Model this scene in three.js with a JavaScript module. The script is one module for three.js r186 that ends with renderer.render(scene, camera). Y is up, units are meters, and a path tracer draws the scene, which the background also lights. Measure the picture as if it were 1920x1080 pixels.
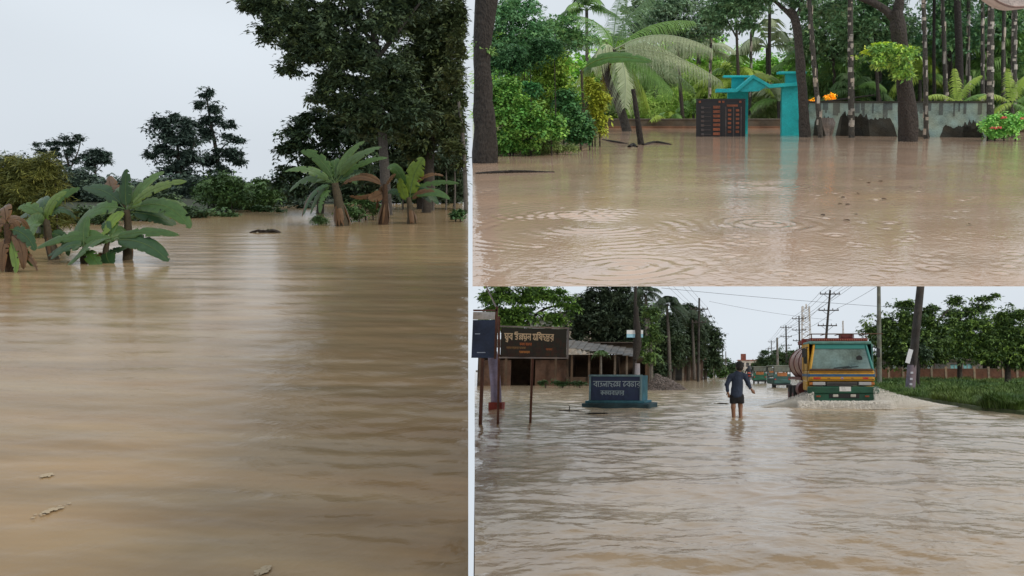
import * as THREE from 'three';
import { mergeGeometries, mergeVertices, toCreasedNormals } from 'three/addons/utils/BufferGeometryUtils.js';
import { MarchingCubes } from 'three/addons/objects/MarchingCubes.js';
import { RoundedBoxGeometry } from 'three/addons/geometries/RoundedBoxGeometry.js';
import { ImprovedNoise } from 'three/addons/math/ImprovedNoise.js';

// ---------------------------------------------------------------- camera, sky, sun, exposure
const F = 1600, PX = 1300, PY = 441, EYE = 1.25, HORIZON = 693;    // lens in pixels of the 1920 x 1080 frame, shifted
const scene = new THREE.Scene();
const camera = new THREE.PerspectiveCamera(2 * Math.atan(639 / F) * 180 / Math.PI, 2600 / 1278, 0.1, 4000);
camera.setViewOffset(2600, 1278, 0, 639 - PY, 1920, 1080);
camera.position.set(0, EYE, 0);
const PITCH = Math.atan((HORIZON - PY) / F);
camera.rotation.x = PITCH;
camera.updateMatrixWorld();
{ // overcast sky: an even layer of rain cloud with soft mottling
  const w = 256, h = 128, a = new Float32Array(w * h * 4), n = new ImprovedNoise();
  for (let j = 0; j < h; j++) for (let i = 0; i < w; i++) {
    const th = i / w * Math.PI * 2, ph = (j / (h - 1) - 0.5) * Math.PI, x = Math.cos(th) * Math.cos(ph), z = Math.sin(th) * Math.cos(ph), y = Math.sin(ph);
    const m = 1 + 0.11 * n.noise(x * 2.2 + 5, y * 7, z * 2.2) + 0.06 * n.noise(x * 6 + 1, y * 14, z * 6 + 9);
    const k = (j * w + i) * 4;
    a[k] = 0.625 * m; a[k + 1] = 0.68 * m; a[k + 2] = 0.735 * m; a[k + 3] = 1;
  }
  const t = new THREE.DataTexture(a, w, h, THREE.RGBAFormat, THREE.FloatType);
  t.mapping = THREE.EquirectangularReflectionMapping; t.magFilter = t.minFilter = THREE.LinearFilter; t.needsUpdate = true;
  scene.background = t; scene.environment = t;
}
const sun = new THREE.DirectionalLight(0xfff4e6, 1.5);
sun.position.set(80, 56, 34); sun.target.position.set(0, 0, -20);
sun.castShadow = true; sun.shadow.radius = 24;
Object.assign(sun.shadow.camera, { left: -90, right: 90, top: 90, bottom: -90, near: 1, far: 320 });
sun.shadow.mapSize.set(4096, 4096);
scene.add(sun, sun.target);
const renderer = new THREE.WebGLRenderer();
renderer.toneMapping = THREE.LinearToneMapping;
renderer.toneMappingExposure = 1.12;
renderer.shadowMap.enabled = true;

// ---------------------------------------------------------------- three places, each with its own level, eye height and size
const V3 = (x, y, z) => new THREE.Vector3(x, y, z);
function place(h, e, s, lo, hi) {
  const a = Math.atan((h - PY) / F);
  const M = new THREE.Matrix4().makeTranslation(0, EYE, 0).multiply(new THREE.Matrix4().makeRotationX(PITCH - a))
    .multiply(new THREE.Matrix4().makeScale(s, s, s)).multiply(new THREE.Matrix4().makeTranslation(0, -e, 0));
  return { h, e, s, a, M, lo, hi, ca: Math.cos(a), sa: Math.sin(a) };
}
const L = place(330, 3, 1, -1e9, 877), T = place(190, 1.5, 0.4, 887, 1e9), B = place(HORIZON, EYE, 1, 891, 1e9); L.tint = 1.6; T.tint = 3.1; B.tint = 1.75;
function ray(P, u, v) { const x = (u - PX) / F, y = (PY - v) / F; return V3(x, y * P.ca + P.sa, y * P.sa - P.ca); }
const pt = (P, u, v, d) => { const r = ray(P, u, v); return r.multiplyScalar(d / -r.z).add(V3(0, P.e, 0)); };         // at depth d
const gp = (P, u, v, y = 0) => { const r = ray(P, u, v); return r.multiplyScalar((y - P.e) / r.y).add(V3(0, P.e, 0)); }; // on the water
const dep = (P, u, v, y = 0) => -gp(P, u, v, y).z;
const pxm = (d) => d / F;                                                                                               // metres per pixel
function proj(P, p) { const y = p.y - P.e, cy = y * P.ca + p.z * P.sa, cz = -y * P.sa + p.z * P.ca; return [PX + F * p.x / -cz, PY - F * cy / -cz]; }

// ---------------------------------------------------------------- helpers
let seed = 12345;
const rnd = () => { seed = (seed + 0x6D2B79F5) | 0; let t = Math.imul(seed ^ (seed >>> 15), 1 | seed); t = (t + Math.imul(t ^ (t >>> 7), 61 | t)) ^ t; return ((t ^ (t >>> 14)) >>> 0) / 4294967296; };
const rr = (a, b) => a + (b - a) * rnd();
const PN = new ImprovedNoise();
const nz = (x, y, z = 0) => PN.noise(x, y, z);
const used = new Map();
const numbered = (n) => { const k = used.get(n) || 0; used.set(n, k + 1); return k ? n + '_' + String(k).padStart(3, '0') : n; };
function tag(o, label, category, group, kind) { o.userData = { label }; if (category) o.userData.category = category; if (group) o.userData.group = group; if (kind) o.userData.kind = kind; return o; }
function put(o, P) { // from the place's own coordinates into the world
  o.traverse((c) => { c.castShadow = c.receiveShadow = true; });
  o.updateMatrix(); const m = o.matrix.clone().premultiply(P.M); m.decompose(o.position, o.quaternion, o.scale); scene.add(o); return o;
}
function thing(P, name, label, category, pos, group, kind) { const o = new THREE.Group(); o.name = numbered(name); o.position.copy(pos); tag(o, label, category, group, kind); o.userData.P = 0; delete o.userData.P; o.done = () => put(o, P); return o; }
function boxUV(g) { // uv in metres, by the way each face points
  const p = g.attributes.position, n = g.attributes.normal, uv = new Float32Array(p.count * 2);
  for (let i = 0; i < p.count; i++) {
    const ax = Math.abs(n.getX(i)), ay = Math.abs(n.getY(i)), az = Math.abs(n.getZ(i));
    if (ay >= ax && ay >= az) { uv[2 * i] = p.getX(i); uv[2 * i + 1] = p.getZ(i); }
    else if (ax >= az) { uv[2 * i] = p.getZ(i); uv[2 * i + 1] = p.getY(i); } else { uv[2 * i] = p.getX(i); uv[2 * i + 1] = p.getY(i); }
  }
  g.setAttribute('uv', new THREE.BufferAttribute(uv, 2)); return g;
}
function clean(g) { const h = g.index ? g.toNonIndexed() : g; for (const k of Object.keys(h.attributes)) if (!['position', 'normal', 'uv'].includes(k)) h.deleteAttribute(k); return h; }
function merge(list) { const l = list.flat().map(clean); return l.length === 1 ? l[0] : mergeGeometries(l); }
function part(name, geos, m, parent, uv = true) { const g = Array.isArray(geos) ? merge(geos) : geos; if (uv) boxUV(g); const o = new THREE.Mesh(g, m); o.name = name; if (parent) parent.add(o); return o; }
function bx(w, h, d, x = 0, y = 0, z = 0, ry = 0, rx = 0, rz = 0) { const g = new THREE.BoxGeometry(w, h, d); g.applyMatrix4(new THREE.Matrix4().makeRotationFromEuler(new THREE.Euler(rx, ry, rz))); g.translate(x, y, z); return g; }
function rb(w, h, d, r, x = 0, y = 0, z = 0) { const g = new RoundedBoxGeometry(w, h, d, 2, Math.min(r, w / 2.1, h / 2.1, d / 2.1)); g.translate(x, y, z); return g; }
function cy(r0, r1, h, x, y, z, axis = 'y', seg = 14) { const g = new THREE.CylinderGeometry(r1, r0, h, seg); if (axis === 'x') g.rotateZ(Math.PI / 2); if (axis === 'z') g.rotateX(Math.PI / 2); g.translate(x, y, z); return g; }
function bar(a, b, r, seg = 6) { const d = b.clone().sub(a), l = d.length(); const g = new THREE.CylinderGeometry(r, r, l, seg); g.applyQuaternion(new THREE.Quaternion().setFromUnitVectors(V3(0, 1, 0), d.normalize())); g.translate((a.x + b.x) / 2, (a.y + b.y) / 2, (a.z + b.z) / 2); return g; }
function tube(pts, radii, seg = 8, lump = 0, steps = 0) { // tapered tube through points; uv in metres
  const c = new THREE.CatmullRomCurve3(pts), n = steps || (pts.length - 1) * 5, pos = [], nor = [], uv = [], idx = [];
  let N = null, len = 0, prev = null;
  for (let i = 0; i <= n; i++) {
    const t = i / n, p = c.getPoint(t), tg = c.getTangent(t), f = t * (radii.length - 1), k = Math.min(Math.floor(f), radii.length - 2), r = radii[k] + (radii[k + 1] - radii[k]) * (f - k);
    if (prev) len += p.distanceTo(prev); prev = p;
    if (!N) { N = Math.abs(tg.y) > 0.9 ? V3(1, 0, 0) : V3(0, 1, 0); }
    N.addScaledVector(tg, -N.dot(tg)).normalize(); const Bn = tg.clone().cross(N);
    for (let j = 0; j <= seg; j++) {
      const an = j / seg * Math.PI * 2, q = N.clone().multiplyScalar(Math.cos(an)).addScaledVector(Bn, Math.sin(an));
      const rl = r * (1 + lump * nz(Math.cos(an) * 1.3 + 7, len / Math.max(r, .001) * 0.35, Math.sin(an) * 1.3));
      pos.push(p.x + q.x * rl, p.y + q.y * rl, p.z + q.z * rl); nor.push(q.x, q.y, q.z); uv.push(j / seg * 6.28 * r, len);
      if (i < n && j < seg) { const a = i * (seg + 1) + j, b = a + seg + 1; idx.push(a, a + 1, b, b, a + 1, b + 1); }
    }
  }
  const g = new THREE.BufferGeometry(); g.setAttribute('position', new THREE.Float32BufferAttribute(pos, 3)); g.setAttribute('normal', new THREE.Float32BufferAttribute(nor, 3)); g.setAttribute('uv', new THREE.Float32BufferAttribute(uv, 2)); g.setIndex(idx);
  return lump ? (g.computeVertexNormals(), g) : g;
}
// tileable noise textures
function noiseTex(size, tile, fn, srgb) {
  const a = new Uint8Array(size * size * 4);
  for (let j = 0; j < size; j++) for (let i = 0; i < size; i++) { const c = fn(i / size, j / size), k = (j * size + i) * 4; a[k] = c[0] * 255; a[k + 1] = c[1] * 255; a[k + 2] = c[2] * 255; a[k + 3] = 255; }
  const t = new THREE.DataTexture(a, size, size); t.wrapS = t.wrapT = THREE.RepeatWrapping; t.magFilter = THREE.LinearFilter; t.minFilter = THREE.LinearMipmapLinearFilter; t.generateMipmaps = true; t.repeat.set(1 / tile, 1 / tile); if (srgb) t.colorSpace = THREE.SRGBColorSpace; t.needsUpdate = true; return t;
}
const tn = (x, y, f, o = 0) => { // periodic noise on the unit square
  const a = nz(x * f, y * f, o), b = nz((x - 1) * f, y * f, o), c = nz(x * f, (y - 1) * f, o), d = nz((x - 1) * f, (y - 1) * f, o), s = x * x * (3 - 2 * x), t = y * y * (3 - 2 * y);
  return (a * (1 - s) + b * s) * (1 - t) + (c * (1 - s) + d * s) * t;
};
const clamp = (x, a = 0, b = 1) => Math.max(a, Math.min(b, x));
const grain = noiseTex(256, 2, (x, y) => { const v = clamp(0.86 + 0.25 * tn(x, y, 5) + 0.2 * tn(x, y, 17, 3) + 0.16 * tn(x, y, 60, 8)); return [v, v, v]; });
const grime = noiseTex(256, 3, (x, y) => { const v = clamp(0.78 + 0.5 * tn(x, y, 4, 11) + 0.3 * tn(x, y, 13, 3) + 0.25 * tn(x, y, 50, 8)), w = clamp(0.9 + 0.2 * tn(x, y, 6, 21)); return [v, v * w, v * w * w]; });
const roughT = noiseTex(256, 0.5, (x, y) => { const v = clamp(0.5 + 0.5 * tn(x, y, 9, 2) + 0.4 * tn(x, y, 31, 5)); return [v, v, v]; });
const barkT = noiseTex(256, 1, (x, y) => { const v = clamp(0.62 + 0.45 * tn(x, y * .5, 24, 2) + 0.35 * tn(x, y, 9, 5) + .2 * tn(x, y, 60, 9)); return [v, v, v]; });
const std = (c, rough = 0.8, o = {}) => new THREE.MeshStandardMaterial({ color: new THREE.Color().setRGB(...c), roughness: rough, ...o });
const grained = (c, rough = 0.8, o = {}) => std(c, rough, { map: grain, bumpMap: roughT, bumpScale: 0.004, ...o });
const grimy = (c, rough = 0.85, o = {}) => std(c, rough, { map: grime, bumpMap: roughT, bumpScale: 0.006, ...o });
const barkM = (c) => std(c, 0.95, { map: barkT, bumpMap: barkT, bumpScale: 0.03 });
const veinT = noiseTex(256, 1, (x, y) => { const fx = Math.abs(x - .5) * 2, v = clamp(.8 + .1 * Math.sin((y * 24 + fx * 1.2) * 6.283) + .3 * tn(x, y, 5, 7) + .22 * tn(x, y, 19, 3) + (fx < .05 ? .2 : 0)), e = clamp((fx - .82) * 4 + tn(x, y, 9, 12)); return [clamp(v * (1 + .5 * e)), v, v * (1 - .5 * e)]; });
const bladeM = (c, tr) => { const m = leafM(c, tr); m.map = veinT; m.roughness = .42; m.bumpMap = veinT; m.bumpScale = .012; return m; };
const leafM = (c, tr = 0) => new THREE.MeshPhysicalMaterial({ color: new THREE.Color().setRGB(...c), roughness: 0.55, side: THREE.DoubleSide, transmission: tr, thickness: 0, ior: 1.4 });

// leaf sprays: a handful of folded leaves round a twig, unit size
function spray(n, long, wide, flat, sd) {
  seed = sd; const pos = [], nor = [];
  for (let i = 0; i < n; i++) {
    const c = V3(rr(-1, 1), rr(-.7, .7) * flat, rr(-1, 1)).multiplyScalar(0.75), az = rr(0, 6.28), d = V3(Math.cos(az), rr(-.75, .35), Math.sin(az)).normalize(), s = d.clone().cross(V3(rr(-.5, .5), 1, rr(-.5, .5))).normalize(), n0 = s.clone().cross(d);
    const l = long * rr(.7, 1.25), w = wide * rr(.7, 1.2), m = c.clone().addScaledVector(d, l * .5).addScaledVector(n0, -.12 * l), e = c.clone().addScaledVector(d, l).addScaledVector(n0, -.3 * l);
    const A = m.clone().addScaledVector(s, w * .5).addScaledVector(n0, w * .16), Bq = m.clone().addScaledVector(s, -w * .5).addScaledVector(n0, w * .16);
    for (const q of [c, A, m, c, m, Bq, A, e, m, m, e, Bq]) pos.push(q.x, q.y, q.z);
  }
  const g = new THREE.BufferGeometry(); g.setAttribute('position', new THREE.Float32BufferAttribute(pos, 3)); g.computeVertexNormals(); return g;
}
const SP = { broad: spray(9, .9, .42, .8, 11), fine: spray(16, .55, .2, .8, 12), big: spray(7, 1.2, .62, .9, 13), blade: spray(14, 1.3, .13, 1, 14), round: spray(10, .7, .55, .8, 15) };
const leafW = leafM([1, 1, 1]);                                   // tinted per spray
const leafT = leafM([1, 1, 1]);
function crown(P, base, blobs, o) { // blobs: [u, v, ru, rv, depth, density]
  const ms = [], cs = [], leaf = o.leaf, q = new THREE.Quaternion(), e = new THREE.Euler();
  for (const [u, v, ru, rv, d, dens = 1] of blobs) {
    const k = pxm(d), c = pt(P, u, v, d), n = Math.round(dens * (o.dens || 1) * 22 * ru * rv / (leaf * leaf)), sub = [];
    const ns = Math.max(4, Math.round(ru * rv / 160));
    for (let i = 0; i < ns; i++) { const z = rr(-1, 1), a = rr(0, 6.28), f = Math.pow(rnd(), .45) * .78, r = Math.sqrt(1 - z * z); sub.push([Math.cos(a) * r * f, z * f, Math.sin(a) * r * f, rr(.18, .42) * Math.min(1, 3.6 / Math.sqrt(ns) + .3)]); }
    for (let i = 0; i < n; i++) {
      const b = sub[Math.floor(rnd() * sub.length)], z = rr(-1, 1), a = rr(0, 6.28), r = Math.sqrt(1 - z * z), rad = b[3] * Math.pow(rnd(), .35);
      const loose = rnd() < (o.loose ?? .16), rad2 = Math.pow(rnd(), .4) * 1.08;
      const p = loose ? V3(c.x + Math.cos(a) * r * rad2 * ru * k, c.y + z * rad2 * rv * k, c.z + Math.sin(a) * r * rad2 * Math.min(ru, rv * 1.2) * k * (o.deep || 1)) : V3(c.x + (b[0] + Math.cos(a) * r * rad) * ru * k, c.y + (b[1] + z * rad * .8) * rv * k, c.z + (b[2] + Math.sin(a) * r * rad) * Math.min(ru, rv * 1.2) * k * (o.deep || 1));
      const sc = leaf * k * rr(.5, 1.5), [pu] = proj(P, p); if (pu < P.lo + leaf || pu > P.hi - leaf || p.y < sc * .35) continue;
      e.set(rr(-.6, .6), rr(0, 6.28), rr(-.6, .6)); q.setFromEuler(e);
      ms.push(new THREE.Matrix4().compose(p.sub(base), q, V3(sc, sc * rr(.7, 1), sc)));
      const t = rnd(), g = rr(.72, 1.28); cs.push(new THREE.Color().setRGB(...o.col.map((x, j) => (x + ((o.col2 || o.col)[j] - x) * t * t) * g * (o.tint || P.tint))));
    }
  }
  const im = new THREE.InstancedMesh(SP[o.spray || 'broad'], o.mat || leafW, ms.length);
  ms.forEach((m, i) => { im.setMatrixAt(i, m); im.setColorAt(i, cs[i]); });
  im.name = o.part || 'crown'; im.userData.kind = 'stuff'; return im;
}
const px3 = (P, base, list) => list.map(([u, v, d]) => pt(P, u, v, d).sub(base));
function tree(P, name, label, o) { // o.base [u,v] on the ground or a depth; trunk [[u,v],..] radii px; limbs; blobs
  const d = o.d || dep(P, ...o.trunk[0]), base = pt(P, o.trunk[0][0], o.trunk[0][1], d); if (o.foot !== undefined) base.y = o.foot;
  const t = thing(P, name, label, o.cat || 'tree', base, o.group), k = pxm(d);
  const wood = []; const tp = o.trunk.map(([u, v, dd = 0]) => pt(P, u, v, d + dd).sub(base)); tp[0].y = Math.min(tp[0].y, 0) - 0.15;
  wood.push(tube(tp, o.r.map((x) => x * k), o.seg || 9, o.lump ?? 0.2));
  for (const [pts, r0, r1] of o.limbs || []) wood.push(tube(pts.map(([u, v, dd = 0]) => pt(P, u, v, d + dd).sub(base)), [r0 * k, r1 * k], 6, .15));
  part('trunk', wood, o.bark || BARK, t, false);
  if (o.blobs) t.add(crown(P, base, o.blobs.map((b) => [b[0], b[1], b[2], b[3], d + (b[4] || 0), b[5] || 1]), o));
  return t.done();
}
const BARK = barkM([.085, .07, .055]), BARKL = barkM([.2, .18, .155]), BARKD = barkM([.05, .042, .035]);
function bush(P, name, label, o) { const d = o.d, base = pt(P, o.blobs[0][0], o.blobs[0][1], d); base.y = o.foot ?? 0; const t = thing(P, name, label, o.cat || 'bush', base, o.group); 
  const st = []; for (const b of o.blobs) for (let i = 0; i < 1; i++) { const k = pxm(d), f = pt(P, b[0] + rr(-.4, .4) * b[2], b[1], d + (b[4] || 0)).sub(base), g = f.clone(); g.y = -.1; st.push(tube([g, f], [1.6 * k, .6 * k], 5)); }
  part('stem', st, o.bark || BARK, t, false).userData.kind = 'stuff';
  t.add(crown(P, base, o.blobs.map((b) => [b[0], b[1], b[2], b[3], d + (b[4] || 0), b[5] || 1]), { part: 'foliage', ...o })); return t.done(); }

// one long leaf (banana): a folded blade on an arched rib, torn at the edges
function blade(p0, c, p1, w, o = {}) {
  const cv = new THREE.QuadraticBezierCurve3(p0, c, p1), n = o.n || 26, pos = [], uvs = [], idx = [], N0 = o.n0 || V3(0, 1, .55), LL = cv.getLength(), sh = rnd();
  const s0 = o.stalk ?? .12;
  for (let i = 0; i <= n; i++) {
    const t = i / n, p = cv.getPoint(t), T_ = cv.getTangent(t).normalize(), s = T_.clone().cross(N0).normalize(), nn = s.clone().cross(T_).normalize();
    const x = clamp((t - s0) / (1 - s0)), ww = t < s0 ? w * .06 : w * (.1 + .9 * Math.pow(Math.sin(Math.PI * Math.min(1, Math.pow(x, .75) * .97 + .02)), .6)) * (i === n ? .35 : 1);
    for (let j = -2; j <= 2; j++) { const f = j / 2, tear = Math.abs(j) === 2 && i > 2 && i < n ? (rnd() < .14 ? 1 - .6 * rnd() : 1 - .05 * rnd()) : 1; const q = p.clone().addScaledVector(s, f * ww * tear * .5).addScaledVector(nn, (o.fold ?? .16) * ww * (Math.abs(f) - (o.curl ?? 1.5) * f * f * .8)); pos.push(q.x, q.y, q.z); uvs.push(f * .5 + .5, t * LL + sh * 3); }
    if (i < n) for (let j = 0; j < 4; j++) { const a = i * 5 + j; if ((j === 0 || j === 3) && i > 3 && rnd() < (o.gap ?? .07)) continue; idx.push(a, a + 5, a + 1, a + 1, a + 5, a + 6); }
  }
  const g = new THREE.BufferGeometry(); g.setAttribute('position', new THREE.Float32BufferAttribute(pos, 3)); g.setAttribute('uv', new THREE.Float32BufferAttribute(uvs, 2)); g.setIndex(idx); g.computeVertexNormals();
  return g;
}
function rib(p0, c, p1, r) { return tube(new THREE.QuadraticBezierCurve3(p0, c, p1).getPoints(6), [r, r * .3], 5, 0, 10); }
// one palm frond: rib with two rows of narrow leaflets that hang
function frond(p0, c, p1, len, o = {}) {
  const cv = new THREE.QuadraticBezierCurve3(p0, c, p1), n = o.n || 34, pos = [], up = V3(0, 1, 0);
  for (let i = 1; i <= n; i++) for (const sd of [-1, 1]) {
    const t = .1 + .9 * i / n, p = cv.getPoint(t), T_ = cv.getTangent(t).normalize(); let s = T_.clone().cross(o.n0 || up).normalize().multiplyScalar(sd);
    const l = len * Math.pow(Math.sin(Math.PI * (.12 + .8 * t)), .7) * rr(.8, 1.12), dir = s.clone().addScaledVector(T_, .55).addScaledVector(up, -(o.hang ?? .5) + rr(-.15, .15)).normalize();
    const w = (o.w || .045) * len, wv = T_.clone().multiplyScalar(w), m = p.clone().addScaledVector(dir, l * .5).addScaledVector(up, .06 * l), e = p.clone().addScaledVector(dir, l).addScaledVector(up, -(o.droop ?? .3) * l);
    const a = p.clone().add(wv), b = p.clone().sub(wv), m1 = m.clone().add(wv), m2 = m.clone().sub(wv);
    for (const q of [a, b, m1, m1, b, m2, m1, m2, e]) pos.push(q.x, q.y, q.z);
  }
  const g = new THREE.BufferGeometry(); g.setAttribute('position', new THREE.Float32BufferAttribute(pos, 3)); g.computeVertexNormals();
  g.setAttribute('uv', new THREE.Float32BufferAttribute(new Float32Array(pos.length / 3 * 2), 2));
  return merge([g, tube(cv.getPoints(8), [len * .04, len * .012], 5, 0, 12)]);
}

// ---------------------------------------------------------------- flood water
const siltT = noiseTex(512, 7, (x, y) => { const v = clamp(0.9 + 0.16 * tn(x, y * 1, 3, 31) + 0.1 * tn(x, y, 11, 13) + 0.05 * tn(x, y, 40, 8)), w = clamp(0.97 + 0.08 * tn(x, y, 4, 41)); return [v, v * w, v * w * w]; });
const streakT = noiseTex(512, 7, (x, y) => { const v = clamp(0.84 + 0.26 * tn(x, y, 5, 31) + 0.2 * tn(x, y, 14, 13) + 0.1 * tn(x, y, 45, 8)), w = clamp(0.96 + 0.1 * tn(x, y, 7, 41)); return [v, v * w, v * w * w]; }); streakT.repeat.set(1 / 22, 1 / 4); streakT.rotation = .12;
const rippleT = noiseTex(512, 1.6, (x, y) => { const v = clamp(0.5 + 0.35 * tn(x, y, 14, 2) + 0.3 * tn(x, y, 30, 5) + .12 * tn(x, y, 70, 9)); return [v, v, v]; });
const mud = (c, o = {}) => new THREE.MeshPhysicalMaterial({ color: new THREE.Color().setRGB(...c), roughness: 0.12, ior: 1.24, map: siltT, bumpMap: rippleT, bumpScale: 0.006, ...o });
function water(P, label, o) {
  const pos = [], uv = [], idx = [], ds = []; let d = o.near; while (d < o.fine) { ds.push(d); d *= o.ratio; } for (let k = 0; k <= 12; k++) ds.push(d * Math.pow(o.far / d, k / 12));
  ds.forEach((d, i) => {
    const zc = d * P.ca - P.e * P.sa;
    for (let j = 0; j <= o.cols; j++) {
      const u = o.u0 + (o.u1 - o.u0) * j / o.cols, x = (u - PX) / F * zc, fade = d > o.fine ? 0 : Math.min(1, (o.fine - d) / (o.fine * .3)) * clamp((d - o.near) / (o.soft || .4));
      pos.push(x, (fade ? o.h(x, d) * fade : 0), -d); uv.push(x, -d);
      if (i < ds.length - 1 && j < o.cols) { const a = i * (o.cols + 1) + j, b = a + o.cols + 1; idx.push(a, a + 1, b, b, a + 1, b + 1); }
    }
  });
  const g = new THREE.BufferGeometry(); g.setAttribute('position', new THREE.Float32BufferAttribute(pos, 3)); g.setAttribute('uv', new THREE.Float32BufferAttribute(uv, 2)); g.setIndex(idx); g.computeVertexNormals();
  const m = new THREE.Mesh(g, o.mat); m.name = numbered('flood_water'); tag(m, label, 'water', null, 'structure'); return put(m, P);
}
water(L, 'smooth brown flood water flowing past banana plants and big trees', {
  near: 5, fine: 60, far: 190, ratio: 1.008, u0: -420, u1: 878, cols: 220, mat: mud([.39, .285, .165], { bumpScale: .004, ior: 1.115, roughness: .13, map: streakT }),
  h: (x, d) => { const r = clamp((x + 8 + d * .12) / 8); const nr = clamp((d - 5) / 14, .3, 1); return nr * .022 * nz(x * .22, d * .8, 1) + nr * .012 * nz(x * .6, d * 1.7, 5) + (.006 + .02 * r) * nz(x * 1.3 + 3, d * 3.2, 9) + (.003 + .006 * r) * nz(x * 4, d * 7, 2); } });
const rings = [[1120, 425, .016, 1.9], [1060, 400, .011, 1.5], [1440, 420, .013, 1.1], [1430, 350, .011, 1.2], [1180, 500, .012, 1.2], [1300, 470, .005, 1]].map(([u, v, a, r]) => { const p = gp(T, u, v); return [p.x, -p.z, a, r]; });
seed = 77; const drops = []; for (let i = 0; i < 300; i++) { const p = gp(T, rr(890, 1910), 255 + 275 * Math.pow(rnd(), 1.5)); drops.push([p.x, -p.z, rr(.08, .24), rr(.002, .007)]); }
const dropCells = new Map(); drops.forEach((q) => { for (let i = -1; i <= 1; i++) for (let j = -1; j <= 1; j++) { const k = (Math.floor(q[0]) + i) + ',' + (Math.floor(q[1]) + j); if (!dropCells.has(k)) dropCells.set(k, []); dropCells.get(k).push(q); } });
water(T, 'pinkish brown flood water with raindrop rings in front of the gate', {
  near: dep(T, 1300, 537), fine: 40, far: 60, ratio: 1.0033, u0: 886, u1: 1940, cols: 400, soft: .25, mat: mud([.6, .43, .315], { roughness: .05, ior: 1.35, bumpScale: .0016 }),
  h: (x, d) => {
    let h = .008 * nz(x * .7, d * .7, 4) + .0012 * nz(x * 3.5, d * 3.5, 6);
    for (const [a, b, A, R] of rings) { const q = Math.hypot(x - a, d - b); if (q < R * 2) h += A * (Math.cos(q * 30 + nz(x * .9, d * .9, 8) * 5)) * Math.exp(-q * q / (R * R * .5)) * clamp(.2 + 1.7 * nz(x * 1.1, d * 1.1, 3)) * .7; }
    for (const [a, b, R, A] of dropCells.get(Math.floor(x) + ',' + Math.floor(d)) || []) { const q = Math.hypot(x - a, d - b); if (q < R * 1.6) h += A * Math.cos(q * 30) * Math.exp(-q * q / (R * R * .3)); }
    return h; } });
const wake = gp(B, 1570, 765), legs = [gp(B, 1376, 783), gp(B, 1388.5, 780)];
water(B, 'choppy brown flood water covering the road', {
  near: 3.2, fine: 70, far: 420, ratio: 1.0052, u0: 890, u1: 2500, cols: 420, mat: mud([.52, .425, .295], { bumpScale: .006 }),
  h: (x, d) => { const r = Math.hypot(x - wake.x, d + wake.z), w = .03 * Math.sin(r * 2.6 + nz(x * .3, d * .3, 2) * 4) * Math.exp(-r / 14) * (r > 1 ? 1 : r);
    let lg = 0; for (const q of legs) { const e = Math.hypot(x - q.x, d + q.z); if (e < 2.5) lg += .02 * Math.cos(e * 14) * Math.exp(-e * 1.6); }
    return lg + w * .6 + .05 * nz(x * .45, d * .55, 1) + .03 * nz(x * 1.1 + d * .3, d * 1.3, 5) + .016 * nz(x * 2.6, d * 2.8 + x * .5, 9) + .007 * nz(x * 6, d * 6, 3); } });
// dry land beside and beyond the water
const SOIL = grimy([.12, .1, .06], .95), TURF = grimy([.07, .1, .03], .95);
function land(P, name, label, pts, y, m, depth = .5) { // pts: local [x, depth] outline, a slab with a worn top
  const s = new THREE.Shape(pts.map(([x, d]) => new THREE.Vector2(x, d))), g = new THREE.ExtrudeGeometry(s, { depth, bevelEnabled: true, bevelSize: .15, bevelThickness: .12, bevelSegments: 2 });
  g.rotateX(-Math.PI / 2); g.translate(0, y - depth - .12, 0); const o = part(numbered(name), g, m); tag(o, label, null, null, 'structure'); return put(o, P);
}
const gx = (P, u, d) => pt(P, u, P.h, d).x;
{ const g = new THREE.PlaneGeometry(1, 1); const pos = []; const zs = [4, 12, 60, 300, 2500]; const idx = [];
  zs.forEach((d, i) => { const zc = d * B.ca - B.e * B.sa; pos.push((892 - PX) / F * zc, -.45, -d, (2600 - PX) / F * zc, -.45, -d); if (i) { const a = i * 2 - 2; idx.push(a, a + 1, a + 2, a + 2, a + 1, a + 3); } });
  const h = new THREE.BufferGeometry(); h.setAttribute('position', new THREE.Float32BufferAttribute(pos, 3)); h.setIndex(idx); h.computeVertexNormals();
  const o = part('ground', h, SOIL); tag(o, 'flooded road bed under the brown water', null, null, 'structure'); put(o, B); }

// ================================================================ PLACE ONE: river of flood water, banana plants, tall trees
land(L, 'river_bank', 'low green bank on the far side of the river', [[gx(L, -400, 52), 52], [gx(L, 60, 56), 56], [gx(L, 330, 67), 67], [gx(L, 440, 74), 74], [gx(L, 560, 88), 88], [gx(L, 700, 94), 94], [gx(L, 872, 98), 98], [gx(L, 872, 185), 185], [gx(L, -400, 185), 185]], .06, grimy([.03, .045, .018], .95));
const DKG = [.034, .056, .03], MDG = [.055, .1, .035], HAZEG = [.034, .055, .044], YLG = [.085, .1, .022];  // the bluish green for far plants has distance haze mixed into its colour
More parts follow.
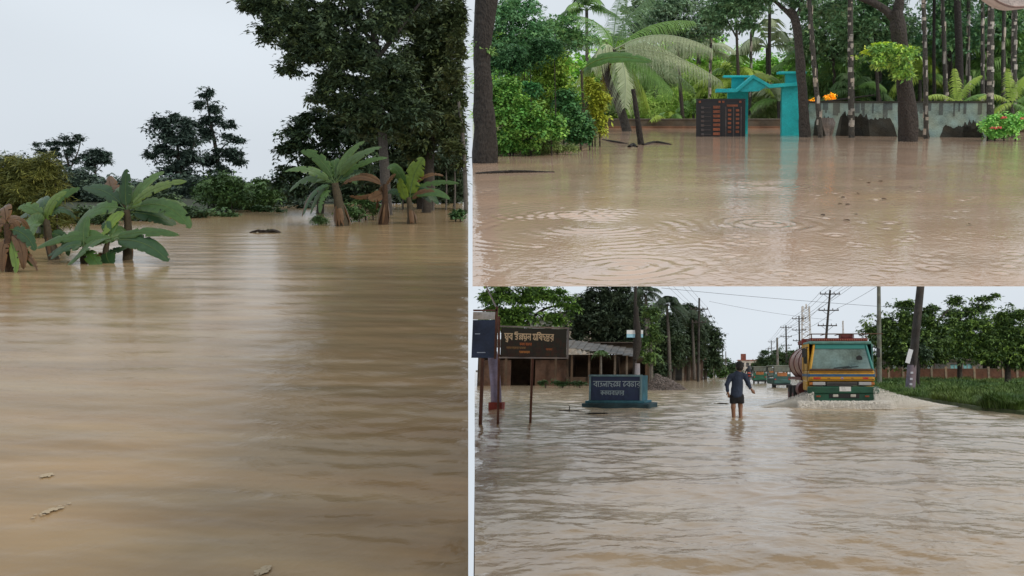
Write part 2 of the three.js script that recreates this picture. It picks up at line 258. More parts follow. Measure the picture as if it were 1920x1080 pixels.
// far trees first
const far1 = { d: 130, foot: .2, leaf: 6, dens: 1.0, col: HAZEG, col2: [.035, .055, .04], spray: 'broad' };
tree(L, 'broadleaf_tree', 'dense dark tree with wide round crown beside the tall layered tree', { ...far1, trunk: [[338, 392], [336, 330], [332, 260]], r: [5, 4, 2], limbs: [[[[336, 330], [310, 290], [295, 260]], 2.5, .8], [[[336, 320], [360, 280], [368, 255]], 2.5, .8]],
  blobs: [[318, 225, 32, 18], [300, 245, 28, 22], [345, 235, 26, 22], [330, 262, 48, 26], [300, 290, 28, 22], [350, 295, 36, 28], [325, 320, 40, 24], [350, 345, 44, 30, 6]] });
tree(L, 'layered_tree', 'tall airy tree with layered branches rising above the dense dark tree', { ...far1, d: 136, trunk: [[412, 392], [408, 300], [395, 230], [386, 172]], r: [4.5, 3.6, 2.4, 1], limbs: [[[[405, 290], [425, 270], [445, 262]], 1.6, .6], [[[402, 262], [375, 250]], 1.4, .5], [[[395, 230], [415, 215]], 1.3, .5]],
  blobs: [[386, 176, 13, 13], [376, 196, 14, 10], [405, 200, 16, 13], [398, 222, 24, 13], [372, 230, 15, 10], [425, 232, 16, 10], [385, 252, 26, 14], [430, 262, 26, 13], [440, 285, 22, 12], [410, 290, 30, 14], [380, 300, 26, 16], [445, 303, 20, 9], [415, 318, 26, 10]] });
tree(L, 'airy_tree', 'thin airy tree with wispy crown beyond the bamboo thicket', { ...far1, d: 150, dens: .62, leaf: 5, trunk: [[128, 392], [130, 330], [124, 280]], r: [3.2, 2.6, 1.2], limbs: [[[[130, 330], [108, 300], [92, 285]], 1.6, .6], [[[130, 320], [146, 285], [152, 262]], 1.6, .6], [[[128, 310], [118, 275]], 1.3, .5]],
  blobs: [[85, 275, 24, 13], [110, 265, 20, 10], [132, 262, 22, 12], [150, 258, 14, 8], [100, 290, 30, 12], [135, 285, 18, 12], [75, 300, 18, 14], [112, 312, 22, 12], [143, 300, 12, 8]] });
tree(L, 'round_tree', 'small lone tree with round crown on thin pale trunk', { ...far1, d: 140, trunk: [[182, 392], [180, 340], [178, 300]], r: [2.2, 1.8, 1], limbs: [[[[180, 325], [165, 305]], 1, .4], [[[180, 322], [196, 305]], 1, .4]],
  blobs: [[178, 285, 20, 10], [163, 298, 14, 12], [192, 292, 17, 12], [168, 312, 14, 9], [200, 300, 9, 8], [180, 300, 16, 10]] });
seed = 500;
const hedgeG = 'bushes lining the far river bank';
[[40, 330, 60, 46, 95, 'dark bush behind the yellowish bamboo thicket', HAZEG], [130, 345, 60, 40, 100, 'dark low bush under the airy thin tree', HAZEG], [215, 362, 50, 34, 96, 'low grey green bush behind the upright banana leaf', HAZEG], [285, 370, 46, 40, 92, 'shadowy bush under the dense dark tree', DKG],
 [420, 352, 52, 34, 72, 'rounded mid green bush under the layered tree', MDG], [480, 365, 50, 34, 76, 'large mid green bush at the river bend', MDG], [535, 372, 36, 34, 90, 'dim bush at the far end of the channel', HAZEG], [575, 372, 34, 30, 105, 'haze tinted bush in the farthest gap of the channel', HAZEG],
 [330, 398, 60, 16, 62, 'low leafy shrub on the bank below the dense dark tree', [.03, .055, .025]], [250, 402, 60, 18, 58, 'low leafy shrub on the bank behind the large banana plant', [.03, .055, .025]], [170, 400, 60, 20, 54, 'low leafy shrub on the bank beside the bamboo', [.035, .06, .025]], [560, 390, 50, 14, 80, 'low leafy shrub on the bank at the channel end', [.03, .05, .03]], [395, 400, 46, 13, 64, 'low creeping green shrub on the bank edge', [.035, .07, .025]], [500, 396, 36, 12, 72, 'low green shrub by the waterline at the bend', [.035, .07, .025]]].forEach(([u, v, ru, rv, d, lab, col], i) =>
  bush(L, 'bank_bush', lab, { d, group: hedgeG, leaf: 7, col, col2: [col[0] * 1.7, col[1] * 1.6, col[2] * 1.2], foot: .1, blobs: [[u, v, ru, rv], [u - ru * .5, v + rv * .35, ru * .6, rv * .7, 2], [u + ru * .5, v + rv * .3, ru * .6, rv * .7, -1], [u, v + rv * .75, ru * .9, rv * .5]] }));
seed = 560; [[-30, 120], [60, 128], [150, 132], [235, 126], [310, 118], [380, 112], [450, 108], [520, 150], [600, 165], [640, 112]].forEach(([u, d], i) => bush(L, 'treeline_shrub', ['dim shrub in the far treeline beyond the bamboo', 'dim shrub in the far treeline below the airy tree', 'dim shrub in the far treeline below the lone round tree', 'dim shrub in the far treeline behind the upright banana leaf', 'dim shrub in the far treeline below the dense dark tree', 'dim shrub in the far treeline below the layered tree', 'dim shrub in the far treeline behind the large mid green bush', 'dim shrub in the far treeline at the river bend', 'dim shrub in the far treeline closing the channel', 'dim shrub in the far treeline behind the ragged banana plant'][i], { d, cat: 'shrub', group: 'shrubs of the far treeline', leaf: 7, col: HAZEG, col2: [.05, .075, .05], foot: .1, blobs: [[u, 362 - (i % 3) * 7, 58, 30], [u - 24, 376, 46, 22], [u + 26, 374, 46, 24], [u, 388, 56, 14]] }));
// bamboo-like yellowish thickets at the left
[[15, 372, 'yellowish bamboo thicket at the flooded bank', 1], [75, 365, 'olive bamboo clump next to the leaning banana plant', 1.05], [-60, 350, 'tall olive bamboo clump at the end of the bank', 1.2]].forEach(([u, v, lab, s]) =>
  bush(L, 'bamboo_thicket', lab, { d: 42, group: 'bamboo thickets on the bank', leaf: 9, spray: 'blade', col: [.05, .062, .016], col2: [.15, .15, .03], dens: 1.3, blobs: [[u, v, 42 * s, 46], [u - 22, v - 45, 30, 36], [u + 18, v - 32, 32, 30], [u, v + 45, 48, 44], [u + 10, v - 62, 14, 18]] }));
// the tall forest at the right
const forest = { leaf: 9, dens: 1, loose: .14, col: DKG, col2: [.05, .07, .022], lump: .12 };
tree(L, 'rain_tree', 'towering tree with pale straight trunk and high spreading crown', { ...forest, d: 62, trunk: [[726, 400], [722, 330], [717, 250], [712, 160], [704, 80], [690, 20]], r: [10, 9, 8, 7, 6, 4], bark: barkM([.13, .115, .1]),
  limbs: [[[[705, 140], [660, 90], [600, 50], [520, 20]], 5, 1.2], [[[700, 80], [650, 20], [620, -30]], 4, 1.2], [[[652, 62], [640, 20], [648, -20]], 3, 1], [[[655, 58], [618, 36]], 2, .8], [[[708, 110], [760, 40], [800, -10]], 5, 1.5], [[[712, 170], [650, 150], [590, 130]], 4, 1]],
  blobs: [[690, 225, 60, 40], [630, 185, 50, 30], [760, 220, 60, 50], [475, 14, 34, 14], [482, 6, 40, 18], [500, -4, 56, 24], [520, 30, 40, 20], [575, 60, 60, 50], [640, 90, 60, 60], [720, 180, 60, 40], [680, 200, 50, 30], [540, 12, 40, 20], [495, 60, 30, 26, 0, .7], [540, 50, 42, 30], [590, 25, 44, 34], [560, 95, 46, 34], [600, 80, 44, 40], [545, 128, 34, 14, 0, .8], [610, 140, 46, 26], [650, 20, 46, 40], [670, 100, 50, 40], [720, 40, 60, 50], [660, 160, 46, 26], [600, 170, 20, 12, 0, .7], [730, 130, 60, 50], [640, -20, 60, 30], [760, -10, 70, 40]] });
tree(L, 'forest_tree', 'tall dark forest tree with yellow green outer leaves behind the pale trunk', { ...forest, d: 70, trunk: [[800, 395], [806, 300], [815, 180], [820, 80]], r: [9, 8, 6, 3], col: [.032, .05, .022], col2: [.06, .075, .022],
  blobs: [[820, 60, 60, 70], [840, 200, 40, 70], [780, 260, 60, 40], [800, 30, 60, 50], [840, 90, 50, 60], [790, 110, 60, 50], [830, 170, 50, 50], [770, 170, 50, 40], [850, 20, 40, 50], [800, 220, 60, 40], [850, 240, 40, 50]] });
tree(L, 'forest_tree', 'dark forest tree leaning at the edge of the flooded shade with olive foliage', { ...forest, d: 58, trunk: [[874, 396], [872, 330], [868, 260], [860, 190]], r: [4, 4, 3.5, 2.5], col: [.03, .042, .014], col2: [.065, .075, .022], bark: BARKL, dens: .5,
  blobs: [[855, 275, 28, 30, 0, .8], [860, 225, 26, 40], [850, 150, 30, 40], [865, 310, 14, 20, 0, .8], [862, 90, 26, 40]] });
tree(L, 'shade_tree', 'low spreading dark tree above the banana plants beside the channel', { ...forest, d: 68, trunk: [[600, 398], [604, 340], [612, 280]], r: [7, 6, 3], limbs: [[[[606, 330], [570, 290], [540, 260]], 3, 1], [[[606, 320], [650, 270]], 3, 1]], col: [.022, .04, .02], col2: [.045, .075, .03],
  blobs: [[600, 225, 50, 26], [560, 250, 44, 26], [620, 255, 60, 30], [545, 280, 36, 22], [590, 290, 56, 30], [660, 240, 50, 36], [540, 320, 30, 24], [600, 335, 50, 30], [660, 300, 54, 40], [570, 355, 34, 20], [520, 340, 16, 10]] });
tree(L, 'shade_tree', 'deep dark tree with low canopy behind the small banana plant', { ...forest, d: 78, trunk: [[790, 398], [786, 330], [780, 260]], r: [8, 7, 4], col: DKG, col2: [.05, .075, .035],
  blobs: [[740, 240, 50, 40], [790, 250, 56, 40], [840, 270, 44, 40], [760, 300, 50, 40], [820, 320, 56, 40], [720, 320, 40, 40], [700, 270, 40, 40], [850, 350, 40, 30], [770, 345, 50, 26]] });
tree(L, 'shade_tree', 'dark undergrowth tree far back in the flooded forest', { ...forest, d: 95, trunk: [[690, 398], [692, 350], [694, 300]], r: [5, 4, 2], col: DKG, col2: [.05, .075, .035], blobs: [[690, 340, 50, 40], [740, 350, 50, 40], [790, 355, 60, 40], [845, 350, 50, 44], [640, 355, 50, 36], [850, 300, 40, 50], [680, 385, 60, 16], [800, 385, 70, 14]] });
[[812, 6], [836, 4], [852, 5], [755, 4]].forEach(([u, r], i) => { const d = 74 + i; const b = pt(L, u, 398, d), t = thing(L, 'sapling', 'slim bare trunk standing in the dark flooded shade', 'tree', V3(b.x, 0, b.z), 'slim trunks in the flooded shade'); part('trunk', tube([V3(0, -.3, 0), V3(.1, 2, 0), V3(.05, 6, 0)], [r * .02, r * .017, r * .01], 7, .1), BARKL, t, false); t.add(crown(L, V3(b.x, 0, b.z), [[u, 300, 26, 20, d]], { leaf: 8, col: DKG, part: 'crown' })); t.done(); });
[[655, 395, 26, 18, 56, 'leafy shrub standing in water between the two banana plants'], [690, 385, 30, 20, 58, 'green shrub beside the pale tall trunk'], [598, 411, 14, 10, 53, 'small rounded grass tussock half drowned in the channel']].forEach(([u, v, ru, rv, d, lab], i) => bush(L, i === 2 ? 'grass_tussock' : 'flooded_shrub', lab, { d, cat: i === 2 ? 'grass' : 'shrub', leaf: 6, spray: i === 2 ? 'blade' : 'broad', col: [.04, .08, .025], col2: [.07, .12, .04], foot: 0, blobs: [[u, v, ru, rv], [u + ru * .5, v + rv * .3, ru * .6, rv * .6]] }));
bush(L, 'flooded_shrub', 'small leafy shrub at the water edge in front of the dark shade', { d: 56, cat: 'shrub', leaf: 7, spray: 'round', col: [.03, .07, .025], col2: [.05, .1, .03], foot: 0, blobs: [[868, 402, 22, 8], [850, 405, 14, 5]] });

// banana plants: stem, each leaf
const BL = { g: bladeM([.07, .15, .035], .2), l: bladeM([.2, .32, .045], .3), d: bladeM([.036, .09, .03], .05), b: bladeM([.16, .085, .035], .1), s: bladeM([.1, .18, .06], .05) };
const STEM = std([.085, .065, .032], .8, { map: barkT }), DRY = std([.085, .045, .022], .95, { map: barkT });
function banana(P, label, o) {
  const d = o.d || dep(P, ...o.stem[0]), base = pt(P, o.stem[0][0], o.stem[0][1], d); base.y = 0; const k = pxm(d);
  const t = thing(P, 'banana_plant', label, 'banana plant', base, o.group);
  const at = (q) => pt(P, q[0], q[1], d + (q[2] || 0)).sub(base), sp = o.stem.map(at); sp[0].y = -.3;
  part('stem', tube(sp, o.r.map((x) => x * k), 10, .15), o.dry ? DRY : STEM, t, false);
  for (let i = 0; i < (o.sheath || 0); i++) { const f = at(o.stem[Math.min(1, o.stem.length - 1)]), a = rr(0, 6.28), r = o.r[0] * k; part('dry_sheath', blade(f.clone().add(V3(Math.cos(a) * r * .5, rr(-.1, .3), Math.sin(a) * r * .5)), f.clone().multiplyScalar(.6).add(V3(Math.cos(a) * r * 1.1, 0, Math.sin(a) * r)), V3(Math.cos(a) * r * 1.15, .02, Math.sin(a) * r * 1.1), r * rr(.4, .7), { n0: V3(Math.cos(a), .1, Math.sin(a)), torn: .5, n: 8 }), BL.b, t, false); }
  const top = o.stem[o.stem.length - 1], span_ = o.span || 62, extra = []; for (let i = 0; i < (o.more ?? 8); i++) { const a = rr(-1.5, 1.5), l = span_ * rr(.7, 1.15), ex = top[0] + Math.sin(a) * l, ey = top[1] - Math.cos(a) * l * .75; extra.push([[top[0], top[1] + 3], [top[0] + (ex - top[0]) * .5, Math.min(ey, top[1]) - 14], [ex, ey + Math.abs(a) * l * .35], rr(13, 22), o.dry ? 'b' : ['g', 'd', 's', 'd'][i % 4], rr(.3, 1.6), { n0: V3(Math.sin(a) * .6, .6, .6) }]); }
  for (const [a, c, b, w, m = 'g', z = 0, opt = {}] of [...o.leaves, ...extra]) {
    const p0 = at(a), p1 = at([b[0], b[1], z]), cc = at([c[0], c[1], z * .4]);
    const lf = part('leaf', blade(p0, cc, p1, w * k * 1.25, opt), BL[m], t, false); part('midrib', rib(p0, cc.clone().add(V3(0, .004, 0)), p1, Math.max(.012, w * k * .035)), m === 'b' ? DRY : BL.s, lf, false);
  }
  return t.done();
}
seed = 900; const FACE = { n0: V3(0, .35, 1) }, FACER = { n0: V3(.5, .5, .8) }, FACEL = { n0: V3(-.5, .5, .8) };
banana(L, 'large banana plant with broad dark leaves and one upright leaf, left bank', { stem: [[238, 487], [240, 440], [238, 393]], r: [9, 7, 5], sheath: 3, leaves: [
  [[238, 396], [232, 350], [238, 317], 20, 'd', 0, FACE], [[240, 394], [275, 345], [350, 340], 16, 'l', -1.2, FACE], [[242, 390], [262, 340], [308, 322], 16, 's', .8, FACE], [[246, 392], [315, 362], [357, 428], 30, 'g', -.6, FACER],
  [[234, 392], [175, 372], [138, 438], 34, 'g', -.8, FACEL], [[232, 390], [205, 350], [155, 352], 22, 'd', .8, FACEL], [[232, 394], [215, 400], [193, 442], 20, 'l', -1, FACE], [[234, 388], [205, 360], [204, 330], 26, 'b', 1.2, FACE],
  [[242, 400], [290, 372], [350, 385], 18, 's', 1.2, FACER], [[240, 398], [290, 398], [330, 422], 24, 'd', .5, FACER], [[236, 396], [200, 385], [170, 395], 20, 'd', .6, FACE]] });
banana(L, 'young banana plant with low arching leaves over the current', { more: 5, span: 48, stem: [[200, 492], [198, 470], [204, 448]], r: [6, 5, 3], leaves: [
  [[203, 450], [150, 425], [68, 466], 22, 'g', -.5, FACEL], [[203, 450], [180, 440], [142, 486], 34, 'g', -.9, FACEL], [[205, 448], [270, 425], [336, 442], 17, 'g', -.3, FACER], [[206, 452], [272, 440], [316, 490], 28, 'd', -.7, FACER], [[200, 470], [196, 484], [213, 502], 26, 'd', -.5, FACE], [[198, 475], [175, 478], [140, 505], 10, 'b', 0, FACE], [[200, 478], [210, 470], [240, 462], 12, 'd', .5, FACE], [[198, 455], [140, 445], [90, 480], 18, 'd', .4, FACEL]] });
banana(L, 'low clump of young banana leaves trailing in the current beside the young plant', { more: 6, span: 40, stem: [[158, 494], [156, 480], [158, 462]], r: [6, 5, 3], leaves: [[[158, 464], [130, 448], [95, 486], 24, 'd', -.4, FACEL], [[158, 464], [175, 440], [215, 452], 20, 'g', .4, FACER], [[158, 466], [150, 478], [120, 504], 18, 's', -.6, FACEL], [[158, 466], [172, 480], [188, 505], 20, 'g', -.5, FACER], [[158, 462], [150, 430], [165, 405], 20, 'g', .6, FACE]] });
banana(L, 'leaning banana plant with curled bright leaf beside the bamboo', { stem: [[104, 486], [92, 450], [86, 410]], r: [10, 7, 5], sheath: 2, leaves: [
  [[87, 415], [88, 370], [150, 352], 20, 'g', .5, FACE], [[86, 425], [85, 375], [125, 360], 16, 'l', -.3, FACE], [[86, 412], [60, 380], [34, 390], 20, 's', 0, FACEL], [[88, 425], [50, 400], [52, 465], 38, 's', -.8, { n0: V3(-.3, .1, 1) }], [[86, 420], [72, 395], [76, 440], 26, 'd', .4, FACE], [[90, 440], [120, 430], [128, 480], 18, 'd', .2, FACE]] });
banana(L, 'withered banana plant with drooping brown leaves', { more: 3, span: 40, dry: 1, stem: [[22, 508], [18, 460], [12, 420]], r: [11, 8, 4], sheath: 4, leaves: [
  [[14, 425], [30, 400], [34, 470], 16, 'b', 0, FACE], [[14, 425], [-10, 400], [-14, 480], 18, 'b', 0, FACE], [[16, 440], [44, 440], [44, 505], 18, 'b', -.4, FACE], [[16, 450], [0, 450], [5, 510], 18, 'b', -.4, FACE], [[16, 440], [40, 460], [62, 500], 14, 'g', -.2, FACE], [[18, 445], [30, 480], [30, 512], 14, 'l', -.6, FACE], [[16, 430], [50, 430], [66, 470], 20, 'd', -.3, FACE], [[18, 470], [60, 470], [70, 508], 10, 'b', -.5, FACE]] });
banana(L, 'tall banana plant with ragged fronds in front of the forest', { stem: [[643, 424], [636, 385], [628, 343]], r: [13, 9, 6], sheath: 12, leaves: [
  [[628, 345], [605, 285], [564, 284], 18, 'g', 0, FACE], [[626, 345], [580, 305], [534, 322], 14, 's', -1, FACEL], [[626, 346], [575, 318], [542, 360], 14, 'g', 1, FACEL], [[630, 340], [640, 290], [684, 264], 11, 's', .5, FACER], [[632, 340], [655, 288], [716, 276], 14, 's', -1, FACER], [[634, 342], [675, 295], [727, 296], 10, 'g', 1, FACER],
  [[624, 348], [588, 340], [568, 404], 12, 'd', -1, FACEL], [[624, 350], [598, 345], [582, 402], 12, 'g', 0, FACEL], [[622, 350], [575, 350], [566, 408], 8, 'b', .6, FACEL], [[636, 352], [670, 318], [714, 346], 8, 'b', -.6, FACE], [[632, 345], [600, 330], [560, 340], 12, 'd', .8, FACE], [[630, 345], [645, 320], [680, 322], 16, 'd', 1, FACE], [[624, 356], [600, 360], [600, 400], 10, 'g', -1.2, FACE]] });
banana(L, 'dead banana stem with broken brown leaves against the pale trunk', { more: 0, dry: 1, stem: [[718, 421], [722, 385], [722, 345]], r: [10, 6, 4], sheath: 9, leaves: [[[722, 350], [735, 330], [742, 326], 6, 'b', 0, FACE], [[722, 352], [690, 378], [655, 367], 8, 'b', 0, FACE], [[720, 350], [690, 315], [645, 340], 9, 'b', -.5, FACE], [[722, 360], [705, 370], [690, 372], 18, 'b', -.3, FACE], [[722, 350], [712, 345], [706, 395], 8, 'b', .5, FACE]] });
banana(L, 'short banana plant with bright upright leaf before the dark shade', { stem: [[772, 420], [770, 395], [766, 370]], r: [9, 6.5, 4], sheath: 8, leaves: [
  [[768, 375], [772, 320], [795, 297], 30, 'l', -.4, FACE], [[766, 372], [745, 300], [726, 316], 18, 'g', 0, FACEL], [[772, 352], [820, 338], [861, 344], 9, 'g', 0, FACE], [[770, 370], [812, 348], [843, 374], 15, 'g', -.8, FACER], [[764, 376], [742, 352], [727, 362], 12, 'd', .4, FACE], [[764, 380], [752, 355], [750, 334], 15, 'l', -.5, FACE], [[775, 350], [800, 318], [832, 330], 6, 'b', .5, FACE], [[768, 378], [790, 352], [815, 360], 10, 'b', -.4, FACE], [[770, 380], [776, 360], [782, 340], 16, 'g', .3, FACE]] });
{ const b = gp(L, 502, 436), t = thing(L, 'driftwood', 'tangled clump of dark driftwood and leaves floating in the current', 'driftwood', b); const g = []; seed = 31;
  for (let i = 0; i < 12; i++) { const x = rr(-.5, .5), z = rr(-.2, .2); g.push(tube([V3(x - rr(.2, .5), .01, z), V3(x, rr(.06, .14), z + .05), V3(x + rr(.2, .4), .0, z + rr(-.1, .1))], [.04, .05, .02], 6, .3)); } part('branch', g, BARKD, t, false); t.add(crown(L, b, [[506, 431, 9, 3, -b.z], [493, 434, 7, 2, -b.z]], { leaf: 3, col: [.04, .04, .015], part: 'leaves' })); t.done(); }

// patches of foam carried by the current
[[[88, 893], 9, 2, 'pale foam patch drifting in the open current'], [[98, 958], 8, 7, 'longer pale foam streak drifting on the open water'], [[492, 1072], 8, 4, 'small pale foam patch near the calm stretch of water']].forEach(([[u, v], w, h, lab], i) => { const p = gp(L, u, v), k = pxm(-p.z); seed = 140 + i; const im = new THREE.InstancedMesh(new THREE.IcosahedronGeometry(1, 1), std([.44, .35, .23], .9), 70); for (let j = 0; j < 70; j++) { const a = rr(0, 6.28), q = rnd() * 1.4, x = Math.cos(a) * q * w * k + (i === 1 ? -q * Math.sin(a) * h * k : 0), z = Math.sin(a) * q * h * 4 * k, s = rr(.003, .009); im.setMatrixAt(j, new THREE.Matrix4().makeScale(s * 2, s * .25, s * 2).setPosition(x, .012, z)); } im.name = numbered('foam_patch'); im.position.copy(p); tag(im, lab, 'foam', null, 'stuff'); put(im, L); });

// ================================================================ PLACE TWO: flooded gateway among palms
const ppx = (P, base, d) => (q) => pt(P, q[0], q[1], d + (q[2] || 0)).sub(base);
const FR = { y: leafM([.34, .48, .06], .25), g: leafM([.17, .32, .07], .2), p: leafM([.42, .48, .28], .15), d: leafM([.09, .17, .055], .15), b: leafM([.26, .17, .07], .2) };
const PALMB = barkM([.17, .15, .13]);
{ const g = []; land(T, 'grove_floor', 'leaf littered grove floor behind the walls', [[gx(T, 892, 57), 57], [gx(T, 1460, 50), 50], [gx(T, 1930, 42), 42], [gx(T, 1930, 64), 64], [gx(T, 892, 64), 64]], .22, SOIL); }
const brightG = { leaf: 8, mat: leafT, foot: 0 };
tree(T, 'old_tree', 'thick dark trunk with climbing leaves standing in the flood by the bushes', { d: dep(T, 905, 305), trunk: [[910, 305], [909, 240], [905, 160], [904, 100], [908, 40], [914, -20]], r: [23, 21, 16, 15, 17, 20], bark: BARKD, seg: 14, leaf: 7, mat: leafT, col: [.07, .13, .04], col2: [.13, .2, .06], blobs: [[900, 80, 10, 12], [915, 95, 10, 10]] });
// background trees of the grove
seed = 2100;
const back = [[960, 60, 70, 56, 30, 'dark glossy tree with hanging leaves beside the thick old trunk', [.035, .085, .035], [.07, .13, .05]], [1050, 70, 70, 34, 34, 'spreading branch of dark leaves over the bright bushes', [.04, .09, .035], [.09, .15, .05]],
  [1270, 40, 90, 46, 52, 'broad dull green tree behind the coconut palm', [.055, .09, .05], [.09, .13, .08]], [1380, 15, 60, 22, 48, 'overhanging tree with dark leaves above the gateway', [.04, .075, .035], [.07, .11, .05]],
  [1560, 60, 70, 60, 56, 'dim green tree behind the slim ringed trunks', [.045, .085, .04], [.1, .14, .06]], [1640, 40, 70, 50, 52, 'dark leafy tree over the big forked trunk', [.035, .07, .03], [.06, .1, .04]], [1780, 50, 70, 60, 56, 'deep green tree behind the areca grove', [.035, .08, .04], [.08, .14, .05]], [1890, 60, 70, 60, 58, 'green tree at the end of the areca grove', [.04, .09, .04], [.09, .15, .05]], [1210, 14, 40, 20, 60, 'pale distant tree behind the coconut crown', [.09, .13, .08], [.13, .17, .1]]];
back.forEach(([u, v, ru, rv, d, lab, col, col2], i) => tree(T, 'grove_tree', lab, { d, foot: 0, group: 'trees of the grove', tint: 3.2, leaf: 8, mat: leafT, col, col2, dens: .55, loose: .4, trunk: [[u + 12, 240], [u + 6, 170], [u, v + 20]], r: [4, 3.5, 2], limbs: [[[[u + 4, v + 60], [u - ru * .5, v]], 2, .7], [[[u + 5, v + 50], [u + ru * .5, v]], 2, .7]],
  blobs: [[u, v, ru, rv, 0, .8], [u - ru * .6, v + rv * .3, ru * .6, rv * .6], [u + ru * .6, v + rv * .2, ru * .6, rv * .6], [u, v - rv * .7, ru * .8, rv * .6]] }));
// hedge masses low in the background
[[1245, 200, 60, 40, 56, 'bright low undergrowth behind the brick kerb wall', [.12, .19, .04], [.2, .26, .06]], [1330, 150, 50, 46, 58, 'yellow green thicket behind the black gate leaf', [.13, .2, .04], [.22, .28, .07]], [1430, 190, 44, 42, 57, 'shaded thicket seen through the gateway', [.12, .16, .06], [.2, .24, .09]], [1570, 140, 56, 56, 58, 'dense thicket behind the pale blue wall', [.05, .1, .035], [.13, .18, .05]], [1660, 130, 50, 60, 59, 'dark thicket behind the forked trunk', [.03, .065, .03], [.08, .13, .04]], [1760, 130, 60, 60, 60, 'green thicket between the areca trunks', [.05, .1, .04], [.14, .2, .06]], [1870, 120, 70, 70, 60, 'tall thicket behind the red flowered shrub', [.05, .1, .04], [.13, .19, .05]], [1180, 140, 50, 60, 60, 'pale thicket behind the leaning palm', [.13, .19, .06], [.2, .25, .09]]].forEach(([u, v, ru, rv, d, lab, col, col2]) =>
  bush(T, 'grove_thicket', lab, { d, cat: 'thicket', group: 'thickets of the grove', leaf: 8, spray: 'blade', mat: leafT, col, col2, dens: .8, blobs: [[u, v, ru, rv], [u - ru * .5, v + rv * .5, ru * .7, rv * .6], [u + ru * .5, v + rv * .5, ru * .7, rv * .6], [u, v + rv * .8, ru, rv * .4]] }));
seed = 2200; const hedgeC = [[[.14, .24, .035], [.28, .38, .06]], [[.1, .2, .04], [.2, .32, .06]], [[.12, .2, .05], [.24, .32, .09]]];
['beside the old trunk', 'behind the feathery shrub', 'behind the dark rounded bush', 'behind the yellow creeper', 'behind the leaning palm', 'behind the bare palm post', 'left of the black gate leaf', 'behind the black gate leaf', 'framed by the turquoise gateway', 'behind the turquoise pillar', 'behind the gate tree', 'behind the white blotched areca', 'left of the forked trunk', 'right of the forked trunk', 'behind the bright young palm', 'behind the stout areca', 'behind the white spotted areca', 'above the coral flowers'].forEach((w, i) => { const u = 915 + i * 59, c = hedgeC[(i > 9 ? 1 : 0) + (i % 2)]; bush(T, 'grove_hedge', 'leafy back hedge of the grove ' + w, { d: 61 + (i % 3) * .6, cat: 'hedge', group: 'back hedge of the grove', leaf: 9, spray: i % 2 ? 'broad' : 'blade', mat: leafT, col: c[0], col2: c[1], dens: .8, foot: 0, blobs: [[u, 130, 44, 44], [u + 20, 180, 44, 40], [u - 10, 215, 44, 24], ...([2, 3, 8, 9].includes(i) ? [] : [[u + 8, 80 + (i % 3) * 12, 40, 34]])] }); });
// bushes of the left bank
const dB = dep(T, 1000, 292);
[[[[955, 235, 46, 50], [940, 180, 40, 46], [985, 225, 44, 44], [1020, 240, 40, 34], [975, 275, 44, 20], [930, 270, 26, 26], [965, 200, 30, 30]], dB, 'bright bush of broad glossy leaves beside the old trunk', [.06, .17, .03], [.17, .3, .05], 'round'],
 [[[1010, 150, 44, 40], [1040, 120, 40, 30], [1000, 190, 40, 30], [1050, 165, 30, 30]], dB + 3, 'feathery yellow green shrub above the flooded bank', [.12, .22, .03], [.24, .34, .05], 'broad'],
 [[[1075, 220, 38, 36], [1060, 190, 26, 24], [1098, 245, 22, 22], [1075, 255, 30, 16]], dB + 2.5, 'rounded dark green bush at the corner of the bank', [.035, .11, .035], [.08, .18, .05], 'round'],
 [[[1050, 272, 40, 14], [1005, 285, 40, 9], [1020, 270, 30, 12]], dB + .6, 'pale low weeds trailing into the flood', [.14, .2, .06], [.24, .3, .1], 'fine'],
 [[[960, 110, 60, 30], [1010, 95, 50, 24], [920, 120, 30, 24], [1040, 85, 40, 18]], dB + 2, 'dark drooping canopy reaching over the bright bush', [.03, .085, .03], [.06, .14, .05], 'broad'],
 [[[1120, 215, 18, 46], [1128, 190, 14, 40], [1110, 170, 12, 30]], dB + 5, 'yellow creeper curtain beside the leaning palm', [.2, .24, .02], [.32, .34, .04], 'broad']
].forEach(([bl, d, lab, col, col2, sp]) => bush(T, 'bank_shrub', lab, { d, cat: 'shrub', leaf: 8, spray: sp, mat: leafT, col, col2, blobs: bl, dens: 1, tint: 1.5 }));
land(T, 'muddy_bank', 'muddy bank under the bright bushes', [[gx(T, 930, dB + .6), dB + .8], [gx(T, 1040, dB + .6), dB + 1.4], [gx(T, 1090, dB + 4), dB + 4], [gx(T, 1100, dB + 12), dB + 12], [gx(T, 930, dB + 12), dB + 12]], .12, SOIL, .3);
{ const d = dB + 1.5, base = gp(T, 1003, 255); base.copy(pt(T, 1003, 258, d)); base.y = .05; const t = thing(T, 'sapling', 'thin dark sapling stem among the bright bushes', 'tree', base); part('trunk', tube([[1004, 262], [998, 215], [992, 180]].map(ppx(T, base, d)), [.06, .05, .03], 7, .2), BARKD, t, false); t.add(crown(T, base, [[990, 165, 26, 18, d]], { leaf: 9, mat: leafT, col: [.03, .09, .03], spray: 'broad' })); t.done(); }

